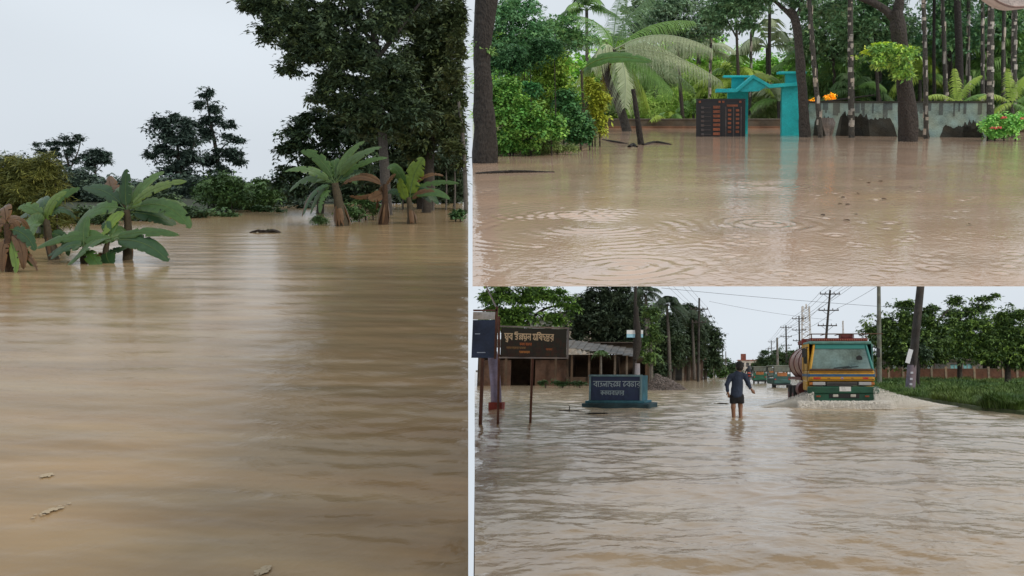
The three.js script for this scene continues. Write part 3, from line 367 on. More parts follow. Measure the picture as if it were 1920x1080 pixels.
// coconut palm
function palm(P, name, label, o) {
  const d = o.d || dep(P, ...o.trunk[0]), base = pt(P, ...o.trunk[0], d); if (o.foot !== undefined) base.y = o.foot; const k = pxm(d), at = ppx(P, base, d), t = thing(P, name, label, o.cat || 'palm', base, o.group);
  const tp = o.trunk.map(at); tp[0].y -= .2; part('trunk', tube(tp, o.r.map((x) => x * k), 9, .12), o.bark || PALMB, t, false);
  if (o.ring) { const c = new THREE.CatmullRomCurve3(tp), g = []; const n = o.ring; for (let i = 1; i < n; i++) { const q = i / n, p = c.getPoint(q), r = (o.r[0] + (o.r[o.r.length - 1] - o.r[0]) * q) * k * 1.06; for (let j = 0; j < 7; j++) if (rnd() < .8) { const hh = (tp[tp.length - 1].y - tp[0].y) / n, c0 = new THREE.CylinderGeometry(r, r, hh * rr(.08, .42), 6, 1, true, rr(0, 6.28), rr(.5, 2.0)); c0.translate(p.x, p.y + hh * rr(-.45, .45), p.z); g.push(c0); } } part('pale_rings', g, LICHEN, t).userData.kind = 'stuff'; }
  for (const [a, c, b, len, m = 'g', z = 0, op = {}] of o.fronds || []) part('frond', frond(at(a), at([c[0], c[1], z * .5]), at([b[0], b[1], z]), len * k, op), FR[m], t, false);
  return t;
}
const LICHEN = grimy([.55, .54, .5], .95);
seed = 2300;
palm(T, 'coconut_palm', 'leaning coconut palm with big pale drooping fronds', { d: 44, foot: 0, trunk: [[1178, 248], [1160, 195], [1142, 155], [1135, 120], [1150, 92]], r: [9, 8, 7, 7, 8], bark: barkM([.11, .1, .09]), fronds: [
  [[1155, 92], [1235, 40], [1335, 92], 42, 'p', -2, { hang: 1.1 }], [[1155, 96], [1250, 80], [1352, 152], 40, 'p', -3, { hang: 1.2 }], [[1152, 94], [1125, 60], [1112, 130], 36, 'p', -1, { hang: .9 }], [[1152, 98], [1180, 110], [1172, 200], 44, 'p', -2, { hang: .6 }], [[1155, 98], [1210, 105], [1262, 172], 44, 'g', -2, { hang: .9 }],
  [[1150, 92], [1140, 40], [1085, 30], 34, 'g', 2, { hang: .6 }], [[1152, 90], [1170, 30], [1220, -5], 34, 'd', 2, { hang: .5 }], [[1150, 90], [1150, 40], [1165, -10], 30, 'd', 3, { hang: .4 }], [[1150, 98], [1110, 90], [1080, 160], 36, 'y', 1, { hang: .8 }], [[1155, 98], [1190, 120], [1215, 200], 40, 'y', 1, { hang: .8 }], [[1150, 98], [1130, 130], [1128, 190], 30, 'b', .5, { hang: .6 }], [[1152, 92], [1205, 60], [1290, 118], 38, 'p', 2, { hang: 1 }], [[1153, 94], [1215, 30], [1300, 40], 34, 'g', 1.5, { hang: .8 }], [[1152, 96], [1200, 90], [1235, 150], 36, 'd', .6, { hang: .9 }], [[1150, 96], [1120, 85], [1095, 130], 32, 'd', -.6, { hang: .9 }], [[1152, 97], [1160, 125], [1195, 195], 34, 'g', .2, { hang: .7 }], [[1150, 93], [1115, 50], [1070, 80], 32, 'g', 1, { hang: .8 }], [[1154, 95], [1230, 95], [1300, 165], 34, 'd', 2.2, { hang: 1 }]].map((f) => [...f.slice(0, 6), { ...f[6], n: 64, w: .02, droop: rr(.3, .7) }]) }).done();
{ const d = 37, base = pt(T, 1203, 271, dep(T, 1203, 271)), dd = dep(T, 1203, 271), t = thing(T, 'palm_stump', 'dark bare palm post standing in the open water', 'post', base); part('trunk', tube([[1203, 271], [1197, 235], [1187, 167]].map(ppx(T, base, dd)).map((p, i) => (i ? p : p.setY(-.2))), [6 * pxm(dd), 5.5 * pxm(dd), 4 * pxm(dd)], 9, .35), BARKD, t, false); t.done(); }
{ // one banana leaf arching over the bank
  const d = 30, base = pt(T, 1096, 250, d); base.y = 0; const at = ppx(T, base, d), t = thing(T, 'banana_sucker', 'single long banana leaf arching in front of the coconut crown', 'banana plant', base); part('stem', tube([[1096, 262], [1094, 200], [1090, 132]].map(at), [.09, .06, .04], 8, .1), STEM, t, false);
  const lf = part('leaf', blade(at([1090, 132]), at([1130, 92]), at([1223, 116, -1]), .55, { n0: V3(0, .6, .8) }), bladeM([.1, .23, .035], .25), t, false); part('midrib', rib(at([1090, 132]), at([1130, 92]), at([1223, 116, -1]), .02), BL.l, lf, false); t.done(); }
// small palms and palms further back
[[1255, 232, 50, 'young areca palm by the brick kerb wall', 1, 'y'], [1300, 215, 54, 'young areca palm beside the black gate leaf', 1, 'g'], [1380, 150, 54, 'bright young palm behind the gateway roof', 1.5, 'y'], [1460, 190, 55, 'pale palm seen inside the gateway', 1.3, 'p'], [1415, 200, 57, 'slender palm inside the gateway', 1.2, 'g'], [1600, 170, 55, 'green palm behind the wall beside a ringed trunk', 1.4, 'd'], [1725, 150, 56, 'yellowish palm behind the forked trunk', 1.4, 'y'], [1530, 120, 57, 'tall palm with hanging fronds behind the gate tree', 1.6, 'g'], [1230, 150, 58, 'grey green palm behind the coconut fronds', 1.5, 'p'], [1850, 150, 57, 'green palm between white ringed trunks', 1.5, 'g'], [1310, 100, 58, 'distant palm with pale arched fronds', 1.6, 'p'], [1440, 90, 58, 'distant palm above the gateway with long fronds', 1.8, 'p'], [1100, 20, 60, 'distant coconut crown against the white sky', 1.2, 'd'], [1650, 100, 58, 'shadowed palm in the grove behind the wall', 1.5, 'd'], [1780, 90, 58, 'green fronded palm deep in the areca grove', 1.6, 'g'], [1900, 110, 57, 'leafy palm at the grove end above the flowers', 1.6, 'g']].forEach(([u, v, d, lab, s, m]) => {
  const fr = []; const n = 9; for (let i = 0; i < n; i++) { const a = -2.9 + 5.0 * i / (n - 1) - .1, len = 55 * s * rr(.75, 1.1), ex = u + Math.sin(a * .62) * len, ey = v - Math.cos(a * .62) * len * .6 + Math.abs(a) * 8 * s; fr.push([[u, v], [u + (ex - u) * .55, Math.min(v, ey) - 12 * s], [ex, ey + 10 * s], 17 * s, rnd() < .7 ? m : 'g', rr(-1.6, 1.6), { hang: .5, n: 20, w: .07 }]); }
  palm(T, 'small_palm', lab, { d, foot: 0, group: 'palms of the grove', trunk: [[u + rr(-3, 3), 236], [u, v]], r: [3.2 * s, 2.4 * s], fronds: fr }).done();
});
// slim areca trunks
seed = 2500;
[[1597, 258, 1594, 6, 'white blotched areca trunk in front of the pale blue wall', 12, -40], [1540, 258, 1514, 5, 'slim leaning areca trunk beside the gate tree', 8, -40], [1737, 260, 1731, 5, 'pale footed areca trunk right of the forked trunk', 9, -30], [1800, 232, 1794, 8, 'stout dark areca trunk in the grove', 0, -30], [1857, 262, 1859, 7, 'white spotted areca trunk beside the flowered shrub', 14, -40], [1902, 256, 1903, 6, 'mottled areca trunk above the flowered shrub', 12, -40], [1775, 226, 1766, 4.5, 'thin grey areca trunk behind the wall', 6, -30], [1753, 224, 1752, 3.5, 'thin dark areca trunk deep in the grove', 0, -20], [1843, 226, 1842, 4, 'thin ringed areca trunk between stouter trunks', 7, -30], [1882, 230, 1884, 4, 'dark slender areca trunk behind the mottled one', 5, -30], [1330, 230, 1336, 3, 'thin areca trunk behind the black gate leaf', 5, -20], [1442, 150, 1443, 3.5, 'brown areca trunk above the gateway roof', 0, -20], [1405, 210, 1408, 3, 'faint areca trunk inside the gateway', 4, 60], [1817, 228, 1816, 4, 'dim areca trunk beside the stout one', 4, -20]].forEach(([u, v, u1, r, lab, ring, top], i) => {
  const d = v > 250 ? dep(T, u, v) : 48 + i * .5; const fr = []; if (top < 0) for (let j = 0; j < 6; j++) { const s = j % 2 ? 1 : -1; fr.push([[u1, top], [u1 + s * 30, top - 30], [u1 + s * rr(50, 80), top + rr(0, 40)], 22, 'd', rr(-1.5, 1.5), { n: 16, w: .07 }]); }
  palm(T, 'areca_palm', lab, { d, foot: 0, group: 'slim areca palms of the grove', trunk: [[u, v], [(u + u1) / 2 + rr(-2, 2), (v + top) / 2], [u1, top]], r: [r, r * .9, r * .75], ring, bark: ring ? barkM([.13, .12, .1]) : BARKD, fronds: fr }).done();
});
tree(T, 'gate_tree', 'dark smooth tree forking above the gateway beside the turquoise pillar', { d: dep(T, 1510, 257) + .3, trunk: [[1510, 258], [1506, 200], [1500, 110], [1492, 40], [1482, 15]], r: [11, 9.5, 8.5, 8, 7], bark: barkM([.12, .1, .085]), limbs: [[[[1490, 36], [1460, 8], [1440, -10]], 5, 2.5], [[[1492, 34], [1506, 0], [1510, -25]], 4, 2]], leaf: 8, mat: leafT, col: [.035, .07, .03], col2: [.06, .1, .045], dens: .6, blobs: [[1430, -10, 60, 30], [1500, -12, 50, 26], [1370, 10, 50, 24], [1400, 45, 34, 16], [1560, 10, 40, 24], [1340, 40, 30, 14]] });
tree(T, 'forked_tree', 'big dark forked trunk standing in the flood before the pale blue wall', { d: dep(T, 1704, 265), trunk: [[1704, 265], [1702, 215], [1697, 170], [1695, 120], [1687, 70], [1680, 20]], r: [18, 17, 16, 13, 15, 12], bark: barkM([.075, .06, .05]), seg: 14, limbs: [[[[1684, 40], [1650, 12], [1600, -10]], 9, 5], [[[1682, 30], [1690, -20]], 10, 8]], leaf: 8, mat: leafT, col: [.06, .12, .03], col2: [.2, .28, .05], dens: .9, spray: 'broad', blobs: [[1660, 92, 34, 12, -1], [1640, 105, 30, 14, -.5], [1700, 100, 30, 16, -1.5], [1670, 115, 40, 16, -1], [1690, 135, 24, 16, -1]] });
tree(T, 'fern_clump', 'yellow green fern clump growing from the forked trunk', { cat: 'plant', d: dep(T, 1704, 265) - .6, foot: 2.4, trunk: [[1690, 125], [1688, 108]], r: [3, 2], leaf: 6, mat: leafT, col: [.2, .26, .03], col2: [.32, .36, .05], blobs: [[1655, 88, 30, 8], [1690, 90, 26, 8], [1630, 97, 16, 7]] });
// walls
const WALLB = std([.45, .64, .61], .9, { map: grime, bumpMap: roughT, bumpScale: .01 }), WALLD = grimy([.075, .08, .07], .95), BRICK = grimy([.24, .14, .09], .95), CONC = grimy([.2, .19, .17], .95);
{ const a = pt(T, 1516, 256, dep(T, 1516, 254)), b = pt(T, 1850, 256, dep(T, 1850, 258)); a.y = b.y = 0; const len = a.distanceTo(b), t = thing(T, 'boundary_wall', 'stained pale blue boundary wall with dark damp patches', 'wall', a.clone()); t.rotation.y = -Math.atan2(b.z - a.z, b.x - a.x); const H = 60 * pxm(-a.z);
  part('wall', [bx(len, H + .4, .2, len / 2, H / 2 - .2, 0)], WALLB, t); part('coping', [bx(len + .1, .08, .3, len / 2, H + .04, 0)], WALLD, t);
  seed = 41; const blotch = (x0, x1, y1, dx) => { const s = new THREE.Shape(); s.moveTo(x0, -.3); const n = 44; for (let i = 0; i <= n; i++) { const q = i / n; s.lineTo(x0 + (x1 - x0) * q, y1 * clamp(Math.min(q * 14, (1 - q) * 9)) * (1 + .3 * nz(q * 9, x0)) * (1 + rr(-.09, .09))); } s.lineTo(x1, -.3); const g = new THREE.ExtrudeGeometry(s, { depth: .012, bevelEnabled: false }); g.translate(0, 0, .1); return g; };
  const sc = len / 334; for (const [u0, u1, h] of [[54, 172, .58], [10, 44, .5], [62, 120, .66], [205, 232, .22], [250, 330, .3], [290, 326, .44]]) part('damp_patch', [blotch(u0 * sc, u1 * sc, H * h)], WALLD, t);
  const dr = []; for (let i = 0; i < 26; i++) { const x = rr(0, len), l = rr(.1, .45) * H, w = rr(.05, .25); dr.push(bx(w, l, .006, x, H - l / 2 - .01, .1 + .003 + i * .0002)); } part('stain', dr, grimy([.2, .26, .26], .95), t).userData.kind = 'stuff';
  t.done(); }
{ const d = 43, a = pt(T, 1850, 256, d - .5); a.y = 0; const t = thing(T, 'boundary_wall', 'dark mossy low wall behind the flowered shrub', 'wall', a); part('wall', [bx(3, 1, .2, 1.4, .3, 0)], WALLD, t); part('coping', [bx(3.1, .07, .28, 1.4, .835, 0)], CONC, t); t.done(); }
{ const d = 49, a = pt(T, 1125, 245, d); a.y = 0; const len = gx(T, 1470, d) - a.x, t = thing(T, 'kerb_wall', 'low grey brick kerb wall at the back of the flooded yard', 'wall', a); part('wall', [bx(len, .62, .25, len / 2, .16, 0)], grimy([.16, .14, .11], .95), t); part('plinth', [bx(len, .22, .5, len / 2, .0, .38)], BRICK, t); part('coping', [bx(len, .06, .32, len / 2, .5, 0)], CONC, t); t.done(); }
{ // fibre sack hanging on the wall
  const d = dep(T, 1552, 254) - .35, b = pt(T, 1552, 255, d); b.y = 0; const at = ppx(T, b, d), t = thing(T, 'fibre_sheet', 'grey ribbed palm sheath propped against the pale blue wall', 'sheath', b); const g = []; for (let i = 0; i < 9; i++) { const q = i / 8; g.push(bar(at([1540 + q * 28, 221, -q * .05]), at([1549 + q * 9, 255, -.1]), .05, 5)); } part('rib', g, grimy([.3, .28, .27], .9), t).userData.kind = 'stuff'; t.done(); }
// turquoise gateway
const TURQ = std([.015, .56, .58], .5, { map: grain, bumpMap: roughT, bumpScale: .004 });
{ const dP = dep(T, 1480, 254), base = pt(T, 1430, 254, dP); base.y = 0; const k = pxm(dP), t = thing(T, 'gateway', 'turquoise gateway with two pillars, caps and peaked concrete canopy', 'gate', base), X = (u, d = dP) => gx(T, u, d) - base.x, Y = (v, d = dP) => pt(T, 1430, v, d).y;
  const dR = dP, dLp = dP + 2.2; // pillars stand at a slant to the water
  const pillar = (u0, u1, d, vt, vs) => { const x0 = X(u0, d), x1 = X(u1, d), z = -(d - dP); const g = part('pillar', [rb(x1 - x0, Y(vs, d) + .3, .62, .02, (x0 + x1) / 2, (Y(vs, d) - .3) / 2, z)], TURQ, t);
    part('pillar_neck', [bx((x1 - x0) * .62, Y(vt, d) - Y(vs, d), .45, (x0 + x1) / 2, (Y(vt, d) + Y(vs, d)) / 2, z)], TURQ, g); part('cap', [rb((x1 - x0) * 1.45, .1, 1.1, .02, (x0 + x1) / 2, Y(vt, d) + .05, z)], TURQ, g); };
  pillar(1465, 1500, dR, 139, 160); pillar(1364, 1402, dLp, 146, 166);
  // peaked canopy: folded slab
  const s = new THREE.Shape(); const P2 = [[1342, 168], [1378, 168], [1407, 143], [1436, 160], [1495, 156]].map(([u, v], i) => [X(u, dP + 1.2), Y(v, dP + 1.2)]);
  s.moveTo(...P2[0]); P2.slice(1).forEach((q) => s.lineTo(...q)); [...P2].reverse().forEach(([x, y]) => s.lineTo(x, y - .13)); const g = new THREE.ExtrudeGeometry(s, { depth: 2.45, bevelEnabled: true, bevelSize: .015, bevelThickness: .015, bevelSegments: 1 }); g.translate(0, 0, -1.9); part('canopy', [g], TURQ, t);
  const gf = new THREE.Shape(); gf.moveTo(X(1378, dP + 1.2), Y(169, dP + 1.2)); gf.lineTo(X(1407, dP + 1.2), Y(145, dP + 1.2)); gf.lineTo(X(1430, dP + 1.2), Y(164, dP + 1.2)); gf.lineTo(X(1418, dP + 1.2), Y(172, dP + 1.2)); gf.lineTo(X(1388, dP + 1.2), Y(173, dP + 1.2)); const g2 = new THREE.ExtrudeGeometry(gf, { depth: .12, bevelEnabled: false }); g2.translate(0, 0, .3); part('gable', [g2], TURQ, t);
  const lf = bladeM([.25, .33, .035], .3); part('palm_leaf', blade(V3(X(1412), Y(143), -.6), V3(X(1440), Y(135), -.6), V3(X(1466), Y(157), -.5), .38, { n0: V3(0, .7, .7), stalk: 0 }), lf, t, false);
  t.done(); }
{ // black gate leaf with plates
  const d = dep(T, 1350, 256), b = pt(T, 1350, 256, d); b.y = 0; const t = thing(T, 'gate_leaf', 'black metal double gate leaf with rows of rust brown plates', 'gate', b), X = (u) => gx(T, u, d) - b.x, Y = (v) => pt(T, 1350, v, d).y; t.rotation.y = .06;
  const BLK = std([.012, .012, .014], .5, { map: grain }), RUST = grimy([.28, .1, .055], .8), GREY = grimy([.09, .08, .085], .6);
  part('sheet', [bx(X(1396) - X(1308), Y(187) + .2, .03, (X(1396) + X(1308)) / 2, (Y(187) - .2) / 2, 0)], BLK, t);
  part('frame', [bx(X(1398) - X(1305), .09, .07, (X(1398) + X(1305)) / 2, Y(187), 0), bx(.09, Y(187) + .2, .07, X(1307), (Y(187) - .2) / 2 - .05, 0), bx(.09, Y(187) + .2, .07, X(1396), (Y(187) - .2) / 2 - .05, 0), bx(.12, Y(190) + .2, .06, X(1357), (Y(190) - .2) / 2, .002)], BLK, t);
  for (let i = 0; i < 7; i++) { const v = 201 + i * 8.3; part('plate', [rb(.3, .12, .03, .01, X(1343.5), Y(v), .03)], RUST, t); part('latch_bar', [rb(.13, .1, .04, .01, X(1317), Y(v + 1), .03), bx(.3, .02, .02, X(1326), Y(v + 1), .03)], GREY, t); }
  for (let i = 0; i < 6; i++) for (const u of [1368, 1383]) part('plate', [rb(.15, .1, .03, .01, X(u), Y(207 + i * 8), .03)], RUST, t);
  part('plate', [rb(.48, .09, .03, .01, X(1373), Y(198), .03)], RUST, t); for (const u of [1312, 1349, 1356, 1388]) part('rivet_plate', [rb(.1, .09, .02, .01, X(u), Y(191), .05)], RUST, t);
  for (const u of [1361, 1375.5, 1390]) part('upright', [bx(.05, Y(200), .04, X(u), Y(200) / 2, .025)], GREY, t);
  t.done(); }
// yellow flower bush on the wall, young palms, flowered shrub
bush(T, 'yellow_shrub', 'orange yellow leaved shrub peeping over the pale blue wall', { d: dep(T, 1556, 254) + 1.2, cat: 'shrub', leaf: 5, spray: 'round', mat: leafT, col: [.5, .28, .02], col2: [.6, .4, .03], blobs: [[1558, 183, 11, 6], [1525, 189, 7, 3]] });
{ const b = pt(T, 1545, 193, dep(T, 1545, 254) + .3); b.y = 0; const d = -b.z, t = thing(T, 'bamboo_rail', 'dark bamboo pole lying along the top of the pale blue wall', 'pole', b), at = ppx(T, b, d); part('pole', tube([at([1496, 197]), at([1560, 189]), at([1640, 178])], [.05, .05, .03], 7, .1), BARKD, t, false); t.done(); }
[[1798, 262, 1797, 196, 'young palm with bright arching fronds before the pale blue wall', 1], [1900, 255, 1898, 196, 'young palm with deep green fronds above the red flowers', 1.05]].forEach(([u, v, u1, v1, lab, s], i) => {
  const fr = [[[u1, v1], [1765 + i * 100, 165], [1733 + i * 102, 184], 18, 'y', -1], [[u1, v1], [1810 + i * 100, 150], [1838 + i * 85, 142], 16, 'y', .5], [[u1, v1], [1830 + i * 95, 170], [1856 + i * 100, 178], 18, 'g', 0], [[u1, v1], [1775 + i * 100, 185], [1755 + i * 100, 228], 16, 'y', -1], [[u1, v1], [1825 + i * 95, 190], [1848 + i * 95, 226], 18, 'g', -1.5], [[u1, v1], [1795 + i * 100, 170], [1790 + i * 100, 130], 16, 'y', 1], [[u1, v1], [1785 + i * 100, 190], [1778 + i * 100, 240], 15, 'd', .6], [[u1, v1], [1812 + i * 95, 195], [1822 + i * 95, 238], 15, 'd', .6]].map((f) => [...f, { hang: .45, n: 24, w: .07 }]);
  palm(T, 'young_palm', lab, { d: 38 + i * 2 - i * 4, foot: 0, group: 'young palms by the wall', trunk: [[u, v], [u1, v1]], r: [3.5, 3], fronds: fr }).done(); });
{ const d = dep(T, 1870, 262) - 1; bush(T, 'flowering_shrub', 'leafy shrub with coral red flowers at the waterline', { d, cat: 'shrub', leaf: 7, spray: 'round', mat: leafT, col: [.07, .18, .04], col2: [.16, .28, .06], blobs: [[1865, 228, 26, 14], [1900, 225, 30, 18], [1850, 236, 14, 9], [1880, 248, 34, 12], [1858, 250, 16, 9]] });
  [[1862, 241], [1874, 241], [1882, 222], [1918, 224]].forEach(([u, v], i) => { const b = pt(T, u, v, d - .9), t = thing(T, 'flower_head', 'coral red flower head on the leafy shrub', 'flower', b, 'coral flowers of the shrub'), g = []; for (let j = 0; j < 14; j++) { const a = rr(0, 6.28), e = rr(-.3, 1.2), q = new THREE.SphereGeometry(.035, 6, 4); q.scale(1, .5, 1); q.translate(Math.cos(a) * Math.cos(e) * .1, Math.sin(e) * .07, Math.sin(a) * Math.cos(e) * .1); g.push(q); } part('petals', g, std([.7, .12, .1], .6), t).userData.kind = 'stuff'; t.done(); }); }
// sticks in the water
[[[1130, 262], [1160, 268], [1178, 270], 'thin bent stick floating beside the bank', .03], [[1206, 272], [1230, 268], [1258, 271], 'dark branch floating beside the bare palm post', .05], [[1180, 276], [1187, 273], [1194, 276], 'short knobbly stub of wood beside the bare palm post', .07], [[886, 326], [960, 324], [1040, 323], 'long thin bamboo stick floating beyond the old trunk', .03]].forEach(([a, b, c, lab, r], i) => {
  const q = [a, b, c].map(([u, v]) => gp(T, Math.max(u, 892), v)), base = q[1].clone(), t = thing(T, 'floating_stick', lab, 'stick', base, 'sticks on the flood'); part('stick', tube(q.map((p, j) => p.sub(base).setY(j === 1 ? .03 : 0)), [r, r, r * .6], 7, .3), BARKD, t, false); t.done(); });
seed = 2900; for (let i = 0; i < 12; i++) { const p = gp(T, rr(1540, 1900), rr(340, 440)); const t = thing(T, 'floating_leaf', 'tiny dead leaf floating on the open brown water', 'leaf', p, 'dead leaves on the flood'); part('leaf', blade(V3(-.04, .012, 0), V3(0, .03, 0), V3(.05, .012, .02), .04, { n: 5, stalk: 0, gap: 0 }), BL.b, t, false); t.rotation.y = rr(0, 6); t.done(); }
{ // edge of an awning above the viewer
  const d = 9, b = pt(T, 1890, 6, d); const at = ppx(T, b, d), t = thing(T, 'awning_edge', 'beige scalloped awning edge overhead', 'awning', b); const s = [], top = [[1838, -14], [1870, -20], [1935, -20]].map(at), low = [[1838, -4], [1858, 10], [1885, 18], [1935, 12]].map(at);
  const sh = new THREE.Shape(); sh.moveTo(top[0].x, top[0].y); top.slice(1).forEach((q) => sh.lineTo(q.x, q.y)); sh.lineTo(low[3].x, low[3].y); sh.splineThru([low[2], low[1], low[0]].map((q) => new THREE.Vector2(q.x, q.y))); const g = new THREE.ExtrudeGeometry(sh, { depth: .25, bevelEnabled: true, bevelSize: .01, bevelThickness: .02, bevelSegments: 2 }); part('cloth', [g], grained([.55, .44, .38], .8), t);
  part('hem', [tube([low[0], low[1], low[2], low[3]].map((q) => q.clone().setZ(.26)), [.012, .012], 6)], grained([.3, .18, .14], .8), t); t.done(); }

// ================================================================ PLACE THREE: flooded road with tanker lorry
const W3 = (u, v, d) => pt(B, u, v, d), G3 = (u, v) => gp(B, u, v);
// --- stroke lettering (headline script drawn stem by stem)
const GL = {
  b: [.95, [[.8, 0], [.8, 1]], [[.8, .15], [.15, .55], [.8, .9]]], r: [.95, [[.8, 0], [.8, 1]], [[.8, .15], [.15, .55], [.8, .9]], [[.4, 1.12], [.48, 1.14]]],
  yu: [.95, [[.8, 0], [.8, 1]], [[.15, .05], [.2, .4], [.5, .45], [.2, .7], [.5, .85], [.8, .7]], [[.45, 1.02], [.8, 1.08], [.72, 1.38], [.4, 1.28]]], u: [.95, [[.1, .1], [.6, .1], [.75, .3], [.3, .45], [.75, .6], [.6, .95], [.25, .9]], [[.2, 0], [.1, -.26], [.7, -.3]]],
  nn: [1.1, [[.95, 0], [.95, 1]], [[.95, .5], [.5, .25], [.2, .4], [.4, .55]], [[.95, .9], [.5, .65], [.2, .8], [.4, .95]]], y: [.95, [[.8, 0], [.8, 1]], [[.15, .05], [.2, .4], [.5, .45], [.2, .7], [.5, .85], [.8, .7]], [[.45, 1.14], [.52, 1.14]]],
  n: [.95, [[.8, 0], [.8, 1]], [[.8, .62], [.35, .35], [.15, .58], [.38, .75]]], o: [1, [[.85, 0], [.85, 1]], [[.1, .15], [.35, .15], [.35, .5], [.15, .75], [.5, .95], [.85, .55]]], i: [.4, [[.2, 0], [.2, 1]], [[.2, 0], [.12, -.28], [.7, -.32], [1.1, 0]]],
  dh: [.95, [[.8, 0], [.8, 1]], [[.8, .9], [.2, .55], [.6, .4], [.25, .2], [.1, .05]]], d: [.85, [[.2, 0], [.2, .45], [.6, .4], [.75, .6], [.4, .8], [.8, 1.05]]], pt: [1, [[.8, 0], [.8, .55]], [[.2, .05], [.2, .45], [.8, .3]], [[.75, .6], [.25, .72], [.3, 1.1], [.75, 1.1], [.8, .85]]],
  t: [.95, [[.8, .2], [.2, .35], [.15, .75], [.5, .95], [.8, .75], [.65, .5], [.45, .6]]], a: [.42, [[.25, 0], [.25, 1]]], e: [.75, [[.7, .05], [.2, .5], [.35, .95], [.65, .75], [.5, .6]]], ng: [.75, [[.35, .3], [.55, .3], [.55, .55], [.35, .55], [.35, .3]], [[.15, 1], [.7, .75]]],
  l: [1, [[.85, 0], [.85, 1]], [[.1, .9], [.2, .4], [.45, .55], [.5, .9], [.6, .45], [.85, .5]]], sh: [1, [[.85, 0], [.85, 1]], [[.25, .2], [.1, .35], [.3, .5], [.5, .3], [.3, .15]], [[.3, .5], [.15, .9], [.85, .6]]], k: [1.05, [[.6, 0], [.6, 1]], [[.6, .15], [.1, .55], [.6, .9]], [[.6, .4], [.95, .35], [.95, .7]]],
  s: [1, [[.85, 0], [.85, 1]], [[.1, .15], [.3, .45], [.5, .15]], [[.3, .45], [.15, .8], [.5, .85], [.85, .55]]], j: [1.1, [[.1, .4], [.45, .55], [.15, .8], [.5, 1], [.75, .7], [.6, .3], [.9, .2], [1, .6]]] };
function script(c, words, x, y, h, color, lw) {
  c.strokeStyle = color; c.lineWidth = lw; c.lineCap = 'round'; c.lineJoin = 'round'; const w = h * .78;
  for (const word of words.split(' ')) { const x0 = x; for (const k of word.split('.')) { const [adv, ...st] = GL[k]; for (const s of st) { c.beginPath(); s.forEach(([a, b], i) => (i ? c.lineTo(x + a * w, y + b * h) : c.moveTo(x + a * w, y + b * h))); c.stroke(); } x += adv * w; } c.beginPath(); c.moveTo(x0, y); c.lineTo(x, y); c.stroke(); x += w * .45; }
  return x;
}
const canvas = (w, h, draw) => { const cv = document.createElement('canvas'); cv.width = w; cv.height = h; draw(cv.getContext('2d')); const t = new THREE.CanvasTexture(cv); t.colorSpace = THREE.SRGBColorSpace; return t; };
function panel(name, w, h, tex, parent, x, y, z, rough = .7) { const g = new THREE.PlaneGeometry(w, h); const o = new THREE.Mesh(g, new THREE.MeshStandardMaterial({ map: tex, roughness: rough })); o.name = name; o.position.set(x, y, z); parent.add(o); return o; }
const RUSTP = grimy([.13, .055, .035], .85), STEEL = grimy([.3, .28, .28], .6);
{ // rusty signboard on two posts
  const a = G3(934, 795), b = pt(B, 1058, 795, -a.z + .9), t = thing(B, 'signboard', 'rusty brown signboard with cream lettering on two thin posts', 'sign', V3(a.x, 0, a.z)), k = pxm(-a.z), H = (v) => (795 - v) * k; b.y = 0; const len = Math.hypot(b.x - a.x, b.z - a.z); t.rotation.y = -Math.atan2(b.z - a.z, b.x - a.x);
  part('post', tube([V3(.0, -.4, 0), V3(-.03, 1.2, 0), V3(-.07, H(598), 0)], [.03, .03, .03], 8), RUSTP, t, false); part('post', tube([V3(len * .48, -.4, -.03), V3(len * .49, H(672), -.03)], [.032, .032], 8), RUSTP, t, false);
  const y0 = H(672), y1 = H(619); const tex = canvas(768, 300, (c) => { c.fillStyle = '#2c2a1f'; c.fillRect(0, 0, 768, 300); seed = 61; for (let i = 0; i < 420; i++) { c.globalAlpha = rr(.08, .3); c.fillStyle = ['#4a2012', '#3a1a12', '#2b3323', '#5c2c14', '#1d1a18'][Math.floor(rnd() * 5)]; const y = 300 * Math.sqrt(rnd()); c.fillRect(rr(-20, 768), y, rr(4, 60), rr(8, 70)); } c.globalAlpha = 1;
    script(c, 'yu.b u.nn.y.n o.i.dh.d.pt.r', 34, 62, 62, '#d9bd97', 11); script(c, 'k.k.s b.a.j.a.r', 210, 158, 24, '#b0602f', 5); script(c, 'n.b.d.n b.d.k.n.r d.t.b.n.k', 60, 200, 20, '#8d6a3e', 4); script(c, 'd.n.t.b.k.n.r.b', 210, 244, 20, '#c07a3a', 5); script(c, 'n.t.b.k.r', 520, 212, 20, '#a25a2b', 4); });
  panel('board_face', len, y1 - y0, tex, t, len / 2, (y0 + y1) / 2, .022); part('board', [bx(len, y1 - y0, .03, len / 2, (y0 + y1) / 2, 0)], RUSTP, t);
  part('frame', [bx(len + .1, .035, .05, len / 2, y1 + .03, .01), bx(len + .1, .035, .05, len / 2, y0 - .03, .01)], STEEL, t); part('frame', [bx(.035, y1 - y0 + .1, .05, len + .04, (y0 + y1) / 2, .012)], STEEL, t); t.done(); }
